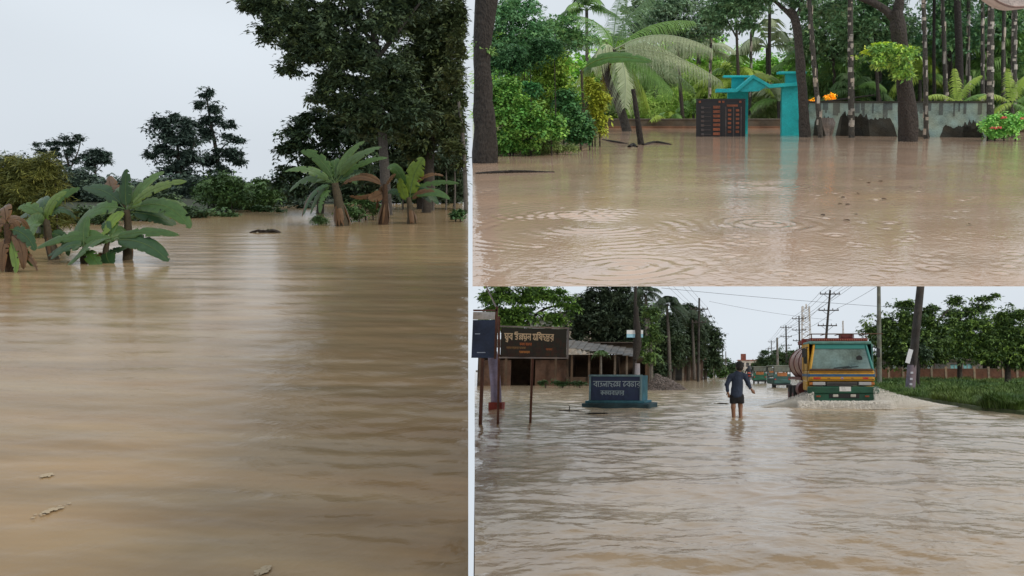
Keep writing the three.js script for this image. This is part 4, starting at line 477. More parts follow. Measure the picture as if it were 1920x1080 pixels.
{ // blue hoarding cut by the edge, its slanted strut
  const d = 20.5, b = pt(B, 908, 790, d); b.y = 0; const t = thing(B, 'blue_hoarding', 'dark blue hoarding with white header beside the rusty signboard', 'sign', b), k = pxm(d), X = (u) => (u - 908) * k, Y = (v) => pt(B, 908, v, d).y;
  part('board', [bx(X(923) - X(880), Y(600) - Y(671), .04, (X(923) + X(880)) / 2, (Y(600) + Y(671)) / 2, 0)], grimy([.025, .045, .11], .6), t); part('header', [bx(X(921) - X(880), Y(585) - Y(599), .04, (X(921) + X(880)) / 2, (Y(585) + Y(599)) / 2, .004)], grimy([.5, .5, .5], .7), t);
  part('white_line', [bx(.12, .02, .01, X(890), Y(626), .024), bx(.2, .02, .01, X(898), Y(661), .024)], std([.4, .45, .55]), t); part('frame', [bx(.05, Y(575) - Y(673), .06, X(924), (Y(575) + Y(673)) / 2, 0), bx(X(925) - X(880), .04, .06, (X(925) + X(880)) / 2, Y(582), 0)], RUSTP, t); part('post', [bx(.07, Y(672) + .4, .07, X(900), (Y(672) - .4) / 2, -.05)], RUSTP, t); part('strut', [bar(V3(X(893), Y(520), 0), V3(X(922), Y(575), 0), .02)], STEEL, t); t.done(); }
{ const a = G3(931, 768), k = pxm(-a.z), t = thing(B, 'painted_pillar', 'leaning lavender painted pillar with red foot behind the signboard', 'pillar', a); part('shaft', tube([V3(0, -.3, 0), V3(-.05, .7, 0), V3(-.2, 105 * k, 0)], [.17, .17, .16], 4), grimy([.25, .22, .33], .85), t, false); part('foot', [bx(.42, .42, .42, 0, .02, 0)], grimy([.3, .06, .05], .85), t); t.done(); }
{ // concrete name block
  const a = G3(1105, 764), t = thing(B, 'name_block', 'dark blue concrete name block with pale blue rim on stepped base', 'sign', V3(a.x, 0, a.z)), k = pxm(-a.z), w = 98 * k; t.rotation.y = -.16; const H0 = 8 * k, H1 = 58 * k, dp = .95;
  const RIM = grimy([.2, .36, .45], .8), BLU = grimy([.035, .06, .15], .8), TEAL = grimy([.05, .2, .29], .85);
  part('block', [bx(w, H1 - H0, dp, w / 2, (H0 + H1) / 2, -dp / 2)], TEAL, t); part('base', [rb(w + .5, .45, dp + .5, .03, w / 2 + .05, H0 - .225, -dp / 2)], grimy([.03, .08, .11], .9), t); part('step', [rb(w + .24, .08, dp + .24, .02, w / 2, H0 + .04, -dp / 2)], TEAL, t);
  part('rim', [bx(w + .06, .06, .06, w / 2, H1 - .0, .02)], RIM, t); for (const x of [.02, w - .02]) part('rim', [bx(.06, H1 - H0 - .12, .06, x, (H0 + H1) / 2 + .03, .02)], RIM, t);
  const tex = canvas(640, 330, (c) => { c.fillStyle = '#2a3656'; c.fillRect(0, 0, 640, 330); seed = 71; for (let i = 0; i < 300; i++) { c.globalAlpha = rr(.05, .2); c.fillStyle = ['#1a2233', '#35466b', '#2f4a5c', '#20304a'][Math.floor(rnd() * 4)]; c.fillRect(rr(-20, 640), rr(0, 330), rr(4, 50), rr(8, 80)); } c.globalAlpha = 1; script(c, 'b.a.ng.l.a.d.e.sh e.b.t.a.r', 30, 66, 74, '#a9b9bd', 8); script(c, 'k.k.s.b.a.j.a.r', 128, 200, 56, '#9fb2b4', 7); });
  panel('name_face', w - .08, H1 - H0 - .14, tex, t, w / 2, (H0 + H1) / 2 + .03, .012); t.done(); }
// --- person wading away
function sdfMesh(c, half, res, f, m, name, parent) {
  const mc = new MarchingCubes(res, m, false, false, 120000); mc.isolation = 0; const hs = res / 2;
  for (let k = 0; k < res; k++) for (let j = 0; j < res; j++) for (let i = 0; i < res; i++) mc.field[i + j * res + k * res * res] = -f(c.x + (i - hs) / hs * half, c.y + (j - hs) / hs * half, c.z + (k - hs) / hs * half);
  mc.update(); const n = mc.count, g = new THREE.BufferGeometry(); g.setAttribute('position', new THREE.BufferAttribute(mc.positionArray.slice(0, n * 3), 3)); g.setAttribute('normal', new THREE.BufferAttribute(mc.normalArray.slice(0, n * 3), 3));
  g.scale(half, half, half); g.translate(c.x, c.y, c.z); let h = mergeVertices(g, 1e-4); h.deleteAttribute('normal'); h.computeVertexNormals(); if (!parent) return h; return part(name, h, m, parent);
}
const smin = (a, b, k) => { const h = clamp(.5 + .5 * (b - a) / k); return b + (a - b) * h - k * h * (1 - h); };
const caps = (list, k) => (x, y, z) => { let r = 1e3; for (const [a, b, ra, rb_, zs = 1] of list) { const bx_ = b[0] - a[0], by = b[1] - a[1], bz = b[2] - a[2], px_ = x - a[0], py = y - a[1], pz = z - a[2], t = clamp((px_ * bx_ + py * by + pz * bz) / (bx_ * bx_ + by * by + bz * bz + 1e-9)); const dx = px_ - t * bx_, dy = py - t * by, dz = (pz - t * bz) / zs, q = Math.hypot(dx, dy, dz) - (ra + (rb_ - ra) * t); r = smin(r, q, k); } return r; };
{ const a = G3(1381, 782), k = pxm(-a.z), J = (u, v, z = 0) => [(u - 1381) * k, (782 - v) * k, z], t = thing(B, 'person', 'person wading away in navy long sleeved shirt and dark shorts', 'person', a);
  const SK = std([.24, .125, .075], .55), SHIRT = grained([.026, .042, .08], .85), SHORT = grained([.012, .013, .016], .9), HAIR = std([.008, .007, .006], .7);
  const wr = J(1365.5, 737, .02), wl = J(1408, 731, .05);
  const hand = (w, d, side) => { const l = []; const p = (q) => [w[0] + d[0] * q[0] + side * q[1], w[1] + d[1] * q[0], w[2] + q[2]]; l.push([p([0, 0, 0]), p([.09, 0, 0]), .027, .034, .8]); for (let i = 0; i < 4; i++) { const o = (i - 1.5) * .019; l.push([p([.09, o, .0]), p([.135 - Math.abs(i - 1.4) * .006, o * 1.1, -.018]), .0095, .009]); l.push([p([.135 - Math.abs(i - 1.4) * .006, o * 1.1, -.018]), p([.155 - Math.abs(i - 1.4) * .01, o, -.045]), .009, .008]); } l.push([p([.02, -.03, -.01]), p([.075, -.058, -.03]), .013, .01]); return l; };
  const dr = [.25, -.97], dl = [.55, -.83];
  const body = [[J(1387.3, 689, -.015), J(1387, 693.5, -.01), .094, .084, 1.12], [J(1386.6, 697, 0), J(1385.5, 703, .01), .055, .06], [J(1384, 708, 0), J(1381, 740, 0), .12, .125, .75], [J(1372, 708), J(1396, 707), .06, .06],
    [J(1370.5, 709), J(1363.5, 723, .03), .05, .042], [J(1363.5, 723, .03), wr, .04, .027], [J(1397.5, 708), J(1403, 721, .02), .05, .042], [J(1403, 721, .02), wl, .04, .027],
    [J(1376, 744), J(1375, 764, .03), .085, .058], [J(1375, 764, .03), J(1376.5, 802, .02), .06, .038], [J(1388, 744), J(1388.5, 762, -.06), .085, .058], [J(1388.5, 762, -.06), J(1388.5, 800, .06), .06, .038], [J(1376.5, 804, .02), J(1376, 806, -.14), .04, .035], [J(1388.5, 802, .06), J(1389, 804, -.1), .04, .035]];
  const fb = caps(body, .035), c0 = V3(.05, .62, 0); const bm = part('body', [sdfMesh(c0, 1.02, 116, fb, SK), sdfMesh(V3(wr[0] + .02, wr[1] - .08, wr[2]), .14, 60, caps(hand(wr, dr, 1), .01), SK), sdfMesh(V3(wl[0] + .05, wl[1] - .07, wl[2]), .14, 60, caps(hand(wl, dl, -1), .01), SK)], SK, t);
  const ear = (s) => [J(1387.3 + s * 6.4, 692, 0), J(1387.3 + s * 6.6, 694, .0), .016, .012, 1.4];
  part('ears', [sdfMesh(V3(J(1387.3, 692)[0], J(0, 692)[1], 0), .14, 40, caps([ear(1), ear(-1)], .005), SK)], SK, t);
  const fShirt0 = caps([[J(1384, 707.5, 0), J(1381.5, 741, .01), .14, .165, .78], [J(1373, 708), J(1395.5, 707), .078, .078], [J(1386, 701.5), J(1385.5, 704), .068, .075], [J(1370.5, 709), J(1363.5, 723, .03), .07, .058], [J(1363.5, 723, .03), J(1364.8, 734, .02), .056, .044], [J(1397.5, 708), J(1403, 721, .02), .07, .058], [J(1403, 721, .02), J(1406.5, 728.5, .04), .056, .046]], .03);
  const hem = (782 - 747) * k; sdfMesh(c0, .95, 130, (x, y, z) => Math.max(fShirt0(x, y, z) + .013 * nz(x * 14, y * 8, z * 14) + .006 * nz(x * 34, y * 22, z * 34), hem + .012 * Math.sin(x * 9) - y), SHIRT, 'shirt', t);
  const fSh = caps([[J(1382, 742), J(1382, 748), .15, .15, .8], [J(1376, 745), J(1375.2, 757, .01), .105, .1], [J(1388, 745), J(1388.8, 757, -.04), .105, .1]], .03), hs = (782 - 757.5) * k; sdfMesh(V3(0, .5, 0), .5, 84, (x, y, z) => Math.max(fSh(x, y, z) + .005 * nz(x * 20, y * 12, z * 20), hs - y), SHORT, 'shorts', t);
  const fh = caps([[J(1387.3, 687.5, .0), J(1387.3, 692, .03), .106, .098, 1.1]], .02), hl = (782 - 697.5) * k; sdfMesh(V3(J(1387.3, 690)[0], J(0, 690)[1], 0), .18, 60, (x, y, z) => Math.max(fh(x, y, z) + .012 * nz(x * 45, y * 45, z * 45), hl - y - .25 * Math.max(0, -z - .02) * -4), HAIR, 'hair', t);
  t.done(); }
// --- tanker lorry
{ const a = G3(1580, 765), t = thing(B, 'tanker_lorry', 'yellow and blue tanker lorry with green bumper ploughing through the flood', 'truck', a), k = pxm(-a.z); t.rotation.y = -.01;
  const YEL = std([.66, .4, .03], .45, { map: grime }), BLUE = std([.02, .11, .25], .45, { map: grain }), GRN = std([.012, .1, .06], .5, { map: grime }), TEAL = std([.03, .22, .2], .5), REDP = grimy([.2, .025, .02], .55), MAR = grimy([.16, .045, .045], .5), BLK = std([.012, .012, .013], .6), GREYP = grimy([.16, .165, .17], .5), TANK = grimy([.36, .22, .2], .45), RUB = std([.014, .013, .013], .85), TRIM = grimy([.13, .075, .045], .7);
  const hw = 1.1;
  const cab = part('cab', [rb(2 * hw, .36, 1.75, .06, 0, 1.04, -.9), bx(.05, .88, 1.6, -hw + .03, 1.66, -.98), bx(2 * hw, .95, .06, 0, 1.65, -1.75), bx(2 * hw - .1, .05, 1.6, 0, .88, -.95)], YEL, t);
  part('cab_roof', [rb(2 * hw - .1, .1, 1.66, .04, 0, 2.14, -1.0), bx(.05, .88, 1.6, hw - .03, 1.66, -.98)], std([.12, .34, .33], .5, { map: grime }), cab);
  part('blue_stripe', [rb(2 * hw + .012, .11, 1.76, .03, 0, 1.06, -.9)], BLUE, cab); for (const y of [1.17, .93]) part('trim_line', [bx(2 * hw - .06, .016, .02, 0, y, -.02)], y > 1 ? REDP : TRIM, cab);
  part('dash_trim', [bx(2 * hw - .1, .06, .07, 0, 1.25, -.04)], TRIM, cab);
  for (const s of [-1, 1]) { part('windscreen_pillar', [bar(V3(s * (hw - .06), 1.24, -.05), V3(s * (hw - .24), 2.12, -.28), .05, 6)], s < 0 ? YEL : TEAL, cab); part('side_window', [bx(.02, .5, .8, s * (hw + .0), 1.7, -.75)], std([.02, .025, .03], .15), cab); part('door_edge', [bx(.015, 1.1, .03, s * (hw + .005), 1.45, -1.3), bx(.015, 1.1, .03, s * (hw + .005), 1.45, -.3)], TRIM, cab); part('wheel_arch', [rb(.3, .34, 1.1, .05, s * (hw - .13), .72, -.95)], YEL, cab); }
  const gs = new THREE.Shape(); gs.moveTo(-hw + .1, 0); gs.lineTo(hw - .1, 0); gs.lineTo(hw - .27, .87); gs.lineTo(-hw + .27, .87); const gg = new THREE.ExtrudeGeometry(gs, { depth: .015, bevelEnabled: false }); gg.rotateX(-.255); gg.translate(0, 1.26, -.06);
  const ws = part('windscreen', [gg], new THREE.MeshPhysicalMaterial({ color: new THREE.Color().setRGB(.25, .4, .43), roughness: .08, transmission: .08, ior: 1.5, map: grime, clearcoat: .6, clearcoatRoughness: .1 }), t);  // pale teal base colour imitates sky reflected in the glass
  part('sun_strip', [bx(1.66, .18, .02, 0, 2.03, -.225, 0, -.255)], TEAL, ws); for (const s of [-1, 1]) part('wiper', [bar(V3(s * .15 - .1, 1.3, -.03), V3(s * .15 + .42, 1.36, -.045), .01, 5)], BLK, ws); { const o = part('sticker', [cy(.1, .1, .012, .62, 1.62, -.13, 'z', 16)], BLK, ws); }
  part('dashboard', [rb(1.9, .25, .4, .08, 0, 1.2, -.45)], grimy([.3, .3, .3], .7), t); part('seat', [rb(.55, .8, .2, .08, -.5, 1.45, -1.35), rb(.55, .8, .2, .08, .5, 1.45, -1.35)], BLK, t).userData.kind = 'stuff'; part('steering_wheel', [new THREE.TorusGeometry(.2, .02, 6, 20).rotateX(-.6).translate(.45, 1.42, -.55)], BLK, t);
  part('grille', [bx(2 * hw - .1, .14, .04, 0, .79, -.05)], BLK, t); for (let i = 0; i < 3; i++) part('grille_bar', [bx(1.0, .018, .03, 0, .74 + i * .045, -.02)], GREYP, t); for (const s of [-1, 1]) { const h = part('headlight', [rb(.42, .11, .06, .02, s * .76, .79, -.02)], std([.4, .4, .4], .2), t); part('indicator', [rb(.12, .09, .06, .02, s * 1.02, .79, -.03)], std([.45, .15, .03], .3), h); }
  part('bumper', [rb(2.36, .24, .2, .05, .03, .58, .02), rb(2.16, .28, .16, .04, .0, .34, .0)], GRN, t); part('bumper_recess', [rb(1.0, .16, .02, .01, .05, .4, .085)], BLK, t); for (const s of [-1, 1]) { part('fog_lamp', [rb(.18, .09, .05, .03, .05 + s * .29, .4, .1)], std([.5, .48, .42], .3), t); part('bumper_lamp', [rb(.14, .05, .03, .01, s * .8, .38, .085)], std([.3, .06, .02], .4), t); }
  panel('number_plate', .38, .15, canvas(256, 100, (c) => { c.fillStyle = '#d8d8d6'; c.fillRect(0, 0, 256, 100); script(c, 't.k n.b', 40, 16, 26, '#9a9a98', 4); script(c, 'd.r.n.b.d', 50, 60, 26, '#a8a8a6', 4); }), t, .08, .62, .126);
  panel('front_lettering', 2 * hw - .2, .11, canvas(768, 44, (c) => { c.fillStyle = '#c08a12'; c.fillRect(0, 0, 768, 44); script(c, 'k.l.n.d.b', 24, 8, 24, '#b3241d', 7); script(c, 'd.b.k.n', 650, 8, 24, '#b3241d', 7); script(c, 'b.n.k', 200, 12, 16, '#6b4a14', 3); script(c, 'n.b.d', 500, 12, 16, '#6b4a14', 3); c.fillStyle = '#8fa3c0'; c.beginPath(); c.arc(388, 20, 17, 0, 7); c.fill(); c.fillStyle = '#b3241d'; c.fillRect(376, 18, 24, 8); }), t, 0, .955, -.015);
  // roof rack and catwalk
  const rk = [bx(1.9, .12, 1.4, .0, 2.24, -1.0)]; const rack = part('roof_rack', rk, REDP, t); for (let i = 0; i < 24; i++) part('rack_stud', [cy(.018, .018, .02, -.9 + i * .078, 2.24, -.29, 'z', 6)], std([.5, .2, .1], .5), rack); for (const x of [-.92, -.45, .05, .5, .92]) part('rack_rail', [bar(V3(x, 2.3, -.4), V3(x, 2.44, -.42), .015), bar(V3(x, 2.44, -.42), V3(x, 2.44, -1.6), .015)], TRIM, rack); part('rack_rail', [bar(V3(-.95, 2.44, -.42), V3(1.5, 2.45, -.42), .02)], TRIM, rack); part('rack_box', [rb(.42, .16, .5, .02, .3, 2.39, -.8)], MAR, rack);
  for (const s of [-1, 1]) { const m = part('mirror_arm', [bar(V3(s * (hw - .05), 2.0, -.2), V3(s * (hw + .14), 1.95, -.05), .014)], BLK, t); part('mirror', [rb(.12, .3, .04, .03, s * (hw + .14), 1.8, -.05)], BLK, m); }
  // tank
  const tank = part('tank', [new THREE.CapsuleGeometry(.92, 4.2, 8, 28).rotateX(Math.PI / 2).scale(1.08, .82, 1).translate(-.05, 1.48, -5.0)], TANK, t); for (const z of [-3.3, -5, -6.7]) part('tank_band', [new THREE.TorusGeometry(.93, .02, 6, 30).scale(1.08, .82, 1).translate(-.05, 1.48, z)], MAR, tank); part('catwalk', [bx(1.1, .06, 4.4, -.05, 2.28, -5), bx(.03, .14, 4.4, -.62, 2.33, -5), bx(.03, .14, 4.4, .52, 2.33, -5)], REDP, tank); part('catwalk_frame', [bx(1.7, .3, .05, -.15, 2.2, -2.6)], REDP, tank); part('chassis', [bx(1.0, .22, 6.6, 0, .6, -4.2), bx(2.1, .1, 4.6, 0, .92, -5)], MAR, t);
  part('fuel_drum', [cy(.27, .27, .9, -.92, .55, -2.9, 'z', 16)], MAR, t);
  for (const [x, z] of [[-.95, -.95], [.95, -.95], [-1.0, -4.6], [1.0, -4.6], [-1.0, -6.1], [1.0, -6.1]]) { const w = part('wheel', [cy(.46, .46, .3, x, .18, z, 'x', 22)], RUB, t); part('hub', [cy(.24, .2, .34, x, .18, z, 'x', 14)], MAR, w); }
  t.done();
  // bow wave and spray thrown by the wheels
  seed = 4400; const FOAM = std([.72, .68, .6], .9); const sp = (name, label, n, f) => { const g = new THREE.IcosahedronGeometry(1, 0), im = new THREE.InstancedMesh(g, std([.85, .82, .76], .6), n), m = new THREE.Matrix4(); for (let i = 0; i < n; i++) { const [x, y, z, s, e = 1] = f(); m.compose(V3(x, y, z), new THREE.Quaternion().setFromEuler(new THREE.Euler(rnd() * 6, rnd() * 6, rnd() * 6)), V3(s * e, s, s * e)); im.setMatrixAt(i, m); } im.name = numbered(name); im.position.copy(a); tag(im, label, 'splash', null, 'stuff'); put(im, B); };
  sp('bow_wave', 'white foam and spray thrown aside by the tanker lorry', 60000, () => { const s = rnd() < .45 ? -1 : 1, q = Math.pow(rnd(), 1.6), x = s * (1.0 + q * (s > 0 ? 3.2 : 1.6)), h = .7 * Math.pow(1 - q, 1.3) * (s < 0 ? .75 : 1), y = h * Math.pow(rnd(), 2.3); return [x, y, rr(-1.6, .5) * (1 - q * .4) - q * 1.2, rr(.002, .009), rr(1, 1.8)]; });
  sp('front_foam', 'churned white foam rolling under the green bumper', 34000, () => [rr(-1.5, 1.6), .24 * Math.pow(rnd(), 2.5), rr(-.9, .9) * rr(.3, 1), rr(.004, .012), rr(1, 2.4)]);
}
// --- right verge with grass
const VG = [[1646, 742], [1690, 746], [1740, 752], [1800, 762], [1850, 770], [1925, 777]].map(([u, v]) => { const p = gp(B, u, v); return [p.x, -p.z]; });
const VOUT = [[VG[0][0] - 1, VG[0][1] + 5], ...VG, [gx(B, 2100, 24), 24], [gx(B, 2100, 160), 160], [gx(B, 1560, 160), 160], [gx(B, 1610, 90), 90]];
land(B, 'grass_verge', 'grassy roadside verge rising out of the flood', VOUT, .12, TURF, .6);
const inPoly = (x, y, P) => { let c = false; for (let i = 0, j = P.length - 1; i < P.length; j = i++) if ((P[i][1] > y) !== (P[j][1] > y) && x < (P[j][0] - P[i][0]) * (y - P[i][1]) / (P[j][1] - P[i][1]) + P[i][0]) c = !c; return c; };
{ seed = 5000; const ms = [], cs = [], q = new THREE.Quaternion(); let tries = 0; while (ms.length < 40000 && tries++ < 400000) { const d = 25 + 75 * Math.pow(rnd(), 2.0), x = gx(B, rr(1600, 1990), d); if (!inPoly(x, d, VOUT)) continue; const tall = .85 + 1.5 * nz(x * .5, d * .35, 3) + .7 * nz(x * 1.7, d * 1.2, 5); if (tall < .25) continue; const s = rr(.09, .2) * tall * (1 + d / 160); q.setFromEuler(new THREE.Euler(rr(-.2, .2), rr(0, 6.28), rr(-.2, .2))); ms.push(new THREE.Matrix4().compose(V3(x, .12, -d), q, V3(s, s * 1.1, s))); const g = rr(.7, 1.3), y = clamp(.5 + 1.2 * nz(x * .3, d * .2, 7)); cs.push(new THREE.Color().setRGB((.05 + .07 * y) * g, (.12 + .06 * y) * g, .028 * g)); }
  const pos = []; for (let i = 0; i < 9; i++) { const a = rr(0, 6.28), l = rr(.6, 1.1), o = rr(0, .5), bx0 = Math.cos(a) * o, bz = Math.sin(a) * o, w = .035, tx = bx0 + Math.cos(a) * rr(.2, .7), tz = bz + Math.sin(a) * rr(.2, .7), mx = (bx0 * 2 + tx) / 3, mz = (bz * 2 + tz) / 3, sx = -Math.sin(a) * w, sz = Math.cos(a) * w; for (const p of [[bx0 - sx, -.1, bz - sz], [bx0 + sx, -.1, bz + sz], [mx - sx, l * .65, mz - sz], [mx - sx, l * .65, mz - sz], [bx0 + sx, -.1, bz + sz], [mx + sx, l * .65, mz + sz], [mx - sx, l * .65, mz - sz], [mx + sx, l * .65, mz + sz], [tx, l, tz]]) pos.push(...p); }
  const g = new THREE.BufferGeometry(); g.setAttribute('position', new THREE.Float32BufferAttribute(pos, 3)); g.computeVertexNormals(); const im = new THREE.InstancedMesh(g, leafW, ms.length); ms.forEach((m, i) => { im.setMatrixAt(i, m); im.setColorAt(i, cs[i]); }); im.name = 'verge_grass'; tag(im, 'long green grass covering the roadside verge', 'grass', null, 'stuff'); put(im, B); }
seed = 5100;
[[1735, 742, 26, 16, 41, 'leafy weed clump at the foot of the dark leaning pole'], [1770, 748, 24, 16, 37, 'dark green weed clump hanging over the water edge'], [1690, 724, 22, 12, 55, 'small weed clump behind the lavender painted pole foot'], [1820, 752, 34, 16, 34, 'spreading weed clump on the low part of the verge'], [1890, 752, 40, 18, 31, 'broad shadowy weed clump at the end of the verge'], [1660, 722, 14, 12, 62, 'grassy tuft beside the lorry'], [1760, 728, 30, 10, 52, 'low bushy weeds in the middle of the verge'], [1850, 735, 30, 12, 44, 'bushy weeds half way up the verge'], [1800, 722, 34, 8, 66, 'weeds along the upper verge below the brick wall'], [1790, 752, 30, 16, 36, 'shaggy weed clump leaning over the water by the spreading clump'], [1860, 764, 34, 14, 29.5, 'wet weed clump at the lowest water edge'], [1915, 768, 26, 18, 27.5, 'dense weed clump where the verge meets deep water'], [1712, 738, 22, 12, 45, 'ragged weeds around the lavender painted pole foot'], [1895, 724, 34, 10, 58, 'tall weeds under the broad bright tree']].forEach(([u, v, ru, rv, d, lab]) => bush(B, 'verge_weeds', lab, { d, cat: 'weeds', group: 'weed clumps on the verge', leaf: 5, col: [.035, .075, .02], col2: [.09, .14, .03], foot: .05, blobs: [[u, v, ru, rv], [u - ru * .5, v + rv * .5, ru * .7, rv * .6], [u + ru * .5, v + rv * .4, ru * .7, rv * .6]] }));
// --- brick boundary wall with pale posts
{ const d = 88, a = pt(B, 1640, 714, d); a.y = .1; const len = gx(B, 1960, d) - a.x, t = thing(B, 'brick_wall', 'long low brick wall with pale concrete posts behind the verge', 'wall', a), H = 1.2, n = 12; const BR = grimy([.17, .085, .055], .95);
  for (let i = 0; i < n; i++) { const w = len / n; part('panel', [bx(w - .2, H, .16, (i + .5) * w, H / 2, 0)], BR, t); part('post', [bx(.22, H + .25, .24, i * w, (H + .25) / 2, 0)], grimy([.34, .29, .22], .9), t); } part('coping', [bx(len, .06, .2, len / 2, H + .03, 0)], grimy([.2, .14, .1], .9), t); t.done(); }
// --- houses behind the wall
function house(label, o) { const d = o.d, a = pt(B, o.u0, HORIZON, d); a.y = 0; const k = pxm(d), Y = (v) => EYE + (HORIZON - v) * k, w = (o.u1 - o.u0) * k, t = thing(B, o.name || 'house', label, o.cat || 'house', a, o.group), top = Y(o.top), D = o.deep || 6; const X = (u) => (u - o.u0) * k;
  // front wall built round its openings
  const cols = []; const ops = (o.open || []).map(([u0, u1, v0, v1]) => [X(u0), X(u1), Y(v1), Y(v0)]).sort((p, q) => p[0] - q[0]); let x = 0; for (const [x0, x1, y0, y1] of ops) { if (x0 > x + .01) cols.push(bx(x0 - x, top, .2, (x + x0) / 2, top / 2, 0)); if (y0 > .02) cols.push(bx(x1 - x0, y0, .2, (x0 + x1) / 2, y0 / 2, 0)); if (top - y1 > .02) cols.push(bx(x1 - x0, top - y1, .2, (x0 + x1) / 2, (top + y1) / 2, 0)); x = x1; } if (w - x > .01) cols.push(bx(w - x, top, .2, (x + w) / 2, top / 2, 0));
  part('wall', [...cols, bx(.2, top, D, .1, top / 2, -D / 2 - .1), bx(.2, top, D, w - .1, top / 2, -D / 2 - .1), bx(w, top, .2, w / 2, top / 2, -D - .1)], o.wall, t);
  for (const [x0, x1, y0, y1] of ops) if (!o.bare) { const f = part('window', [bx(x1 - x0, y1 - y0, .03, (x0 + x1) / 2, (y0 + y1) / 2, -.08)], o.glass || std([.03, .035, .04], .25), t); part('frame', [bx(x1 - x0, .05, .06, (x0 + x1) / 2, y1 - .02, -.04), bx(.05, y1 - y0, .06, (x0 + x1) / 2, (y0 + y1) / 2, -.04)], o.trim || grimy([.4, .4, .38]), f); }
  const r = o.over ?? .35; if (o.shed) part('roof', [bx(w + 2 * r, .06, D + 1.8, w / 2, top + .22, -D / 2 + .6, 0, o.shed)], o.roof, t); else part('roof', [bx(w + 2 * r, .2, D + 2 * r + .2, w / 2, top + .1, -D / 2)], o.roof, t);
  if (o.extra) o.extra(t, X, Y, k); return t.done(); }
const CREAM = grimy([.42, .4, .36], .9), GREYC = grimy([.24, .23, .22], .95), TIN = std([.19, .2, .205], .6, { map: grime, metalness: .2 }), DKW = grimy([.1, .075, .055], .95), WOOD = grimy([.11, .08, .055], .9), WHT = grimy([.62, .63, .62], .85);
house('unfinished grey concrete house with open bays behind the brick wall', { d: 112, u0: 1835, u1: 1935, top: 668, open: [[1842, 1870, 676, 700], [1880, 1905, 678, 700]], bare: 1, wall: GREYC, roof: GREYC });
house('low grey house with teal window behind the brick wall', { d: 105, u0: 1775, u1: 1832, top: 676, open: [[1782, 1798, 683, 694], [1806, 1822, 682, 696]], glass: std([.2, .42, .42], .4), wall: GREYC, roof: grimy([.2, .16, .14]) });
house('dark low house with pale openings under the leaning pole tree', { d: 118, u0: 1650, u1: 1765, top: 672, open: [[1674, 1682, 682, 692], [1692, 1702, 683, 694], [1738, 1750, 684, 696]], glass: std([.35, .45, .42], .4), wall: grimy([.06, .055, .05]), roof: grimy([.14, .1, .08]) });
{ const d = 100, b = pt(B, 1744, 668, d); b.y = 0; const k = pxm(d), t = thing(B, 'roof_board', 'orange brown board standing above the low houses', 'sign', b); part('board', [bx(1.3, .9, .08, 0, EYE + (HORIZON - 662) * k, 0)], grimy([.35, .15, .08]), t); part('post', [bx(.08, 2.9, .08, -.5, 1.4, -.08), bx(.08, 2.9, .08, .5, 1.4, -.08)], WOOD, t); t.done(); }
// --- right trees
seed = 5300;
const rt = { leaf: 6.5, dens: 1.15, tint: 1.9, col: [.03, .055, .022], col2: [.11, .17, .035] };
tree(B, 'roadside_tree', 'spreading roadside tree with layered foliage behind the dark leaning pole', { ...rt, d: 72, foot: .1, trunk: [[1718, 712], [1722, 670], [1716, 620]], r: [5, 4.5, 3], limbs: [[[[1720, 660], [1680, 620], [1640, 600]], 3, 1], [[[1718, 650], [1760, 600], [1780, 580]], 3, 1], [[[1720, 650], [1700, 600], [1690, 575]], 2.5, 1]],
  blobs: [[1710, 645, 90, 40], [1690, 672, 80, 20], [1690, 572, 34, 13], [1655, 600, 44, 14], [1700, 600, 50, 22], [1640, 620, 34, 14], [1680, 628, 50, 18], [1735, 590, 30, 20], [1720, 635, 50, 26], [1690, 655, 50, 22], [1740, 660, 44, 24], [1650, 645, 26, 14], [1770, 612, 30, 22]] });
tree(B, 'roadside_tree', 'taller roadside tree with open wispy top', { ...rt, d: 80, foot: .1, trunk: [[1800, 712], [1798, 650], [1800, 590]], r: [5, 4, 2.4], limbs: [[[[1798, 640], [1830, 580], [1855, 560]], 2.5, 1], [[[1799, 630], [1785, 580]], 2.5, 1]],
  blobs: [[1762, 640, 60, 36], [1805, 655, 60, 28], [1790, 565, 20, 12], [1800, 590, 32, 18], [1840, 560, 26, 8, 0, .7], [1862, 555, 20, 5, 0, .6], [1825, 578, 24, 11], [1825, 600, 30, 14], [1790, 620, 40, 18], [1850, 575, 14, 6, 0, .6]] });
tree(B, 'roadside_tree', 'broad bright green roadside tree at the end of the brick wall', { ...rt, d: 64, foot: .1, col: [.035, .065, .022], col2: [.13, .2, .035], trunk: [[1890, 716], [1888, 670], [1880, 620]], r: [6, 5, 3], limbs: [[[[1888, 660], [1840, 630], [1800, 625]], 3, 1], [[[1886, 650], [1920, 610]], 3, 1]],
  blobs: [[1870, 650, 80, 36], [1910, 675, 60, 18], [1900, 590, 44, 22], [1850, 610, 50, 20], [1800, 620, 26, 10], [1920, 620, 50, 30], [1870, 635, 60, 24], [1810, 640, 46, 16], [1790, 655, 20, 8], [1880, 660, 60, 22], [1830, 660, 40, 16], [1930, 660, 40, 20]] });
{ const b = pt(B, 1722, 722, 52), t = thing(B, 'sapling', 'thin dark trunk beside the leaning pole', 'tree', V3(b.x, .1, b.z)); part('trunk', tube([V3(0, -.2, 0), V3(.02, 1, 0), V3(.1, 2.2, 0)], [.1, .09, .06], 7, .2), BARKD, t, false); t.add(crown(B, V3(b.x, .1, b.z), [[1726, 660, 20, 14, 52]], { leaf: 6, col: DKG })); t.done(); }
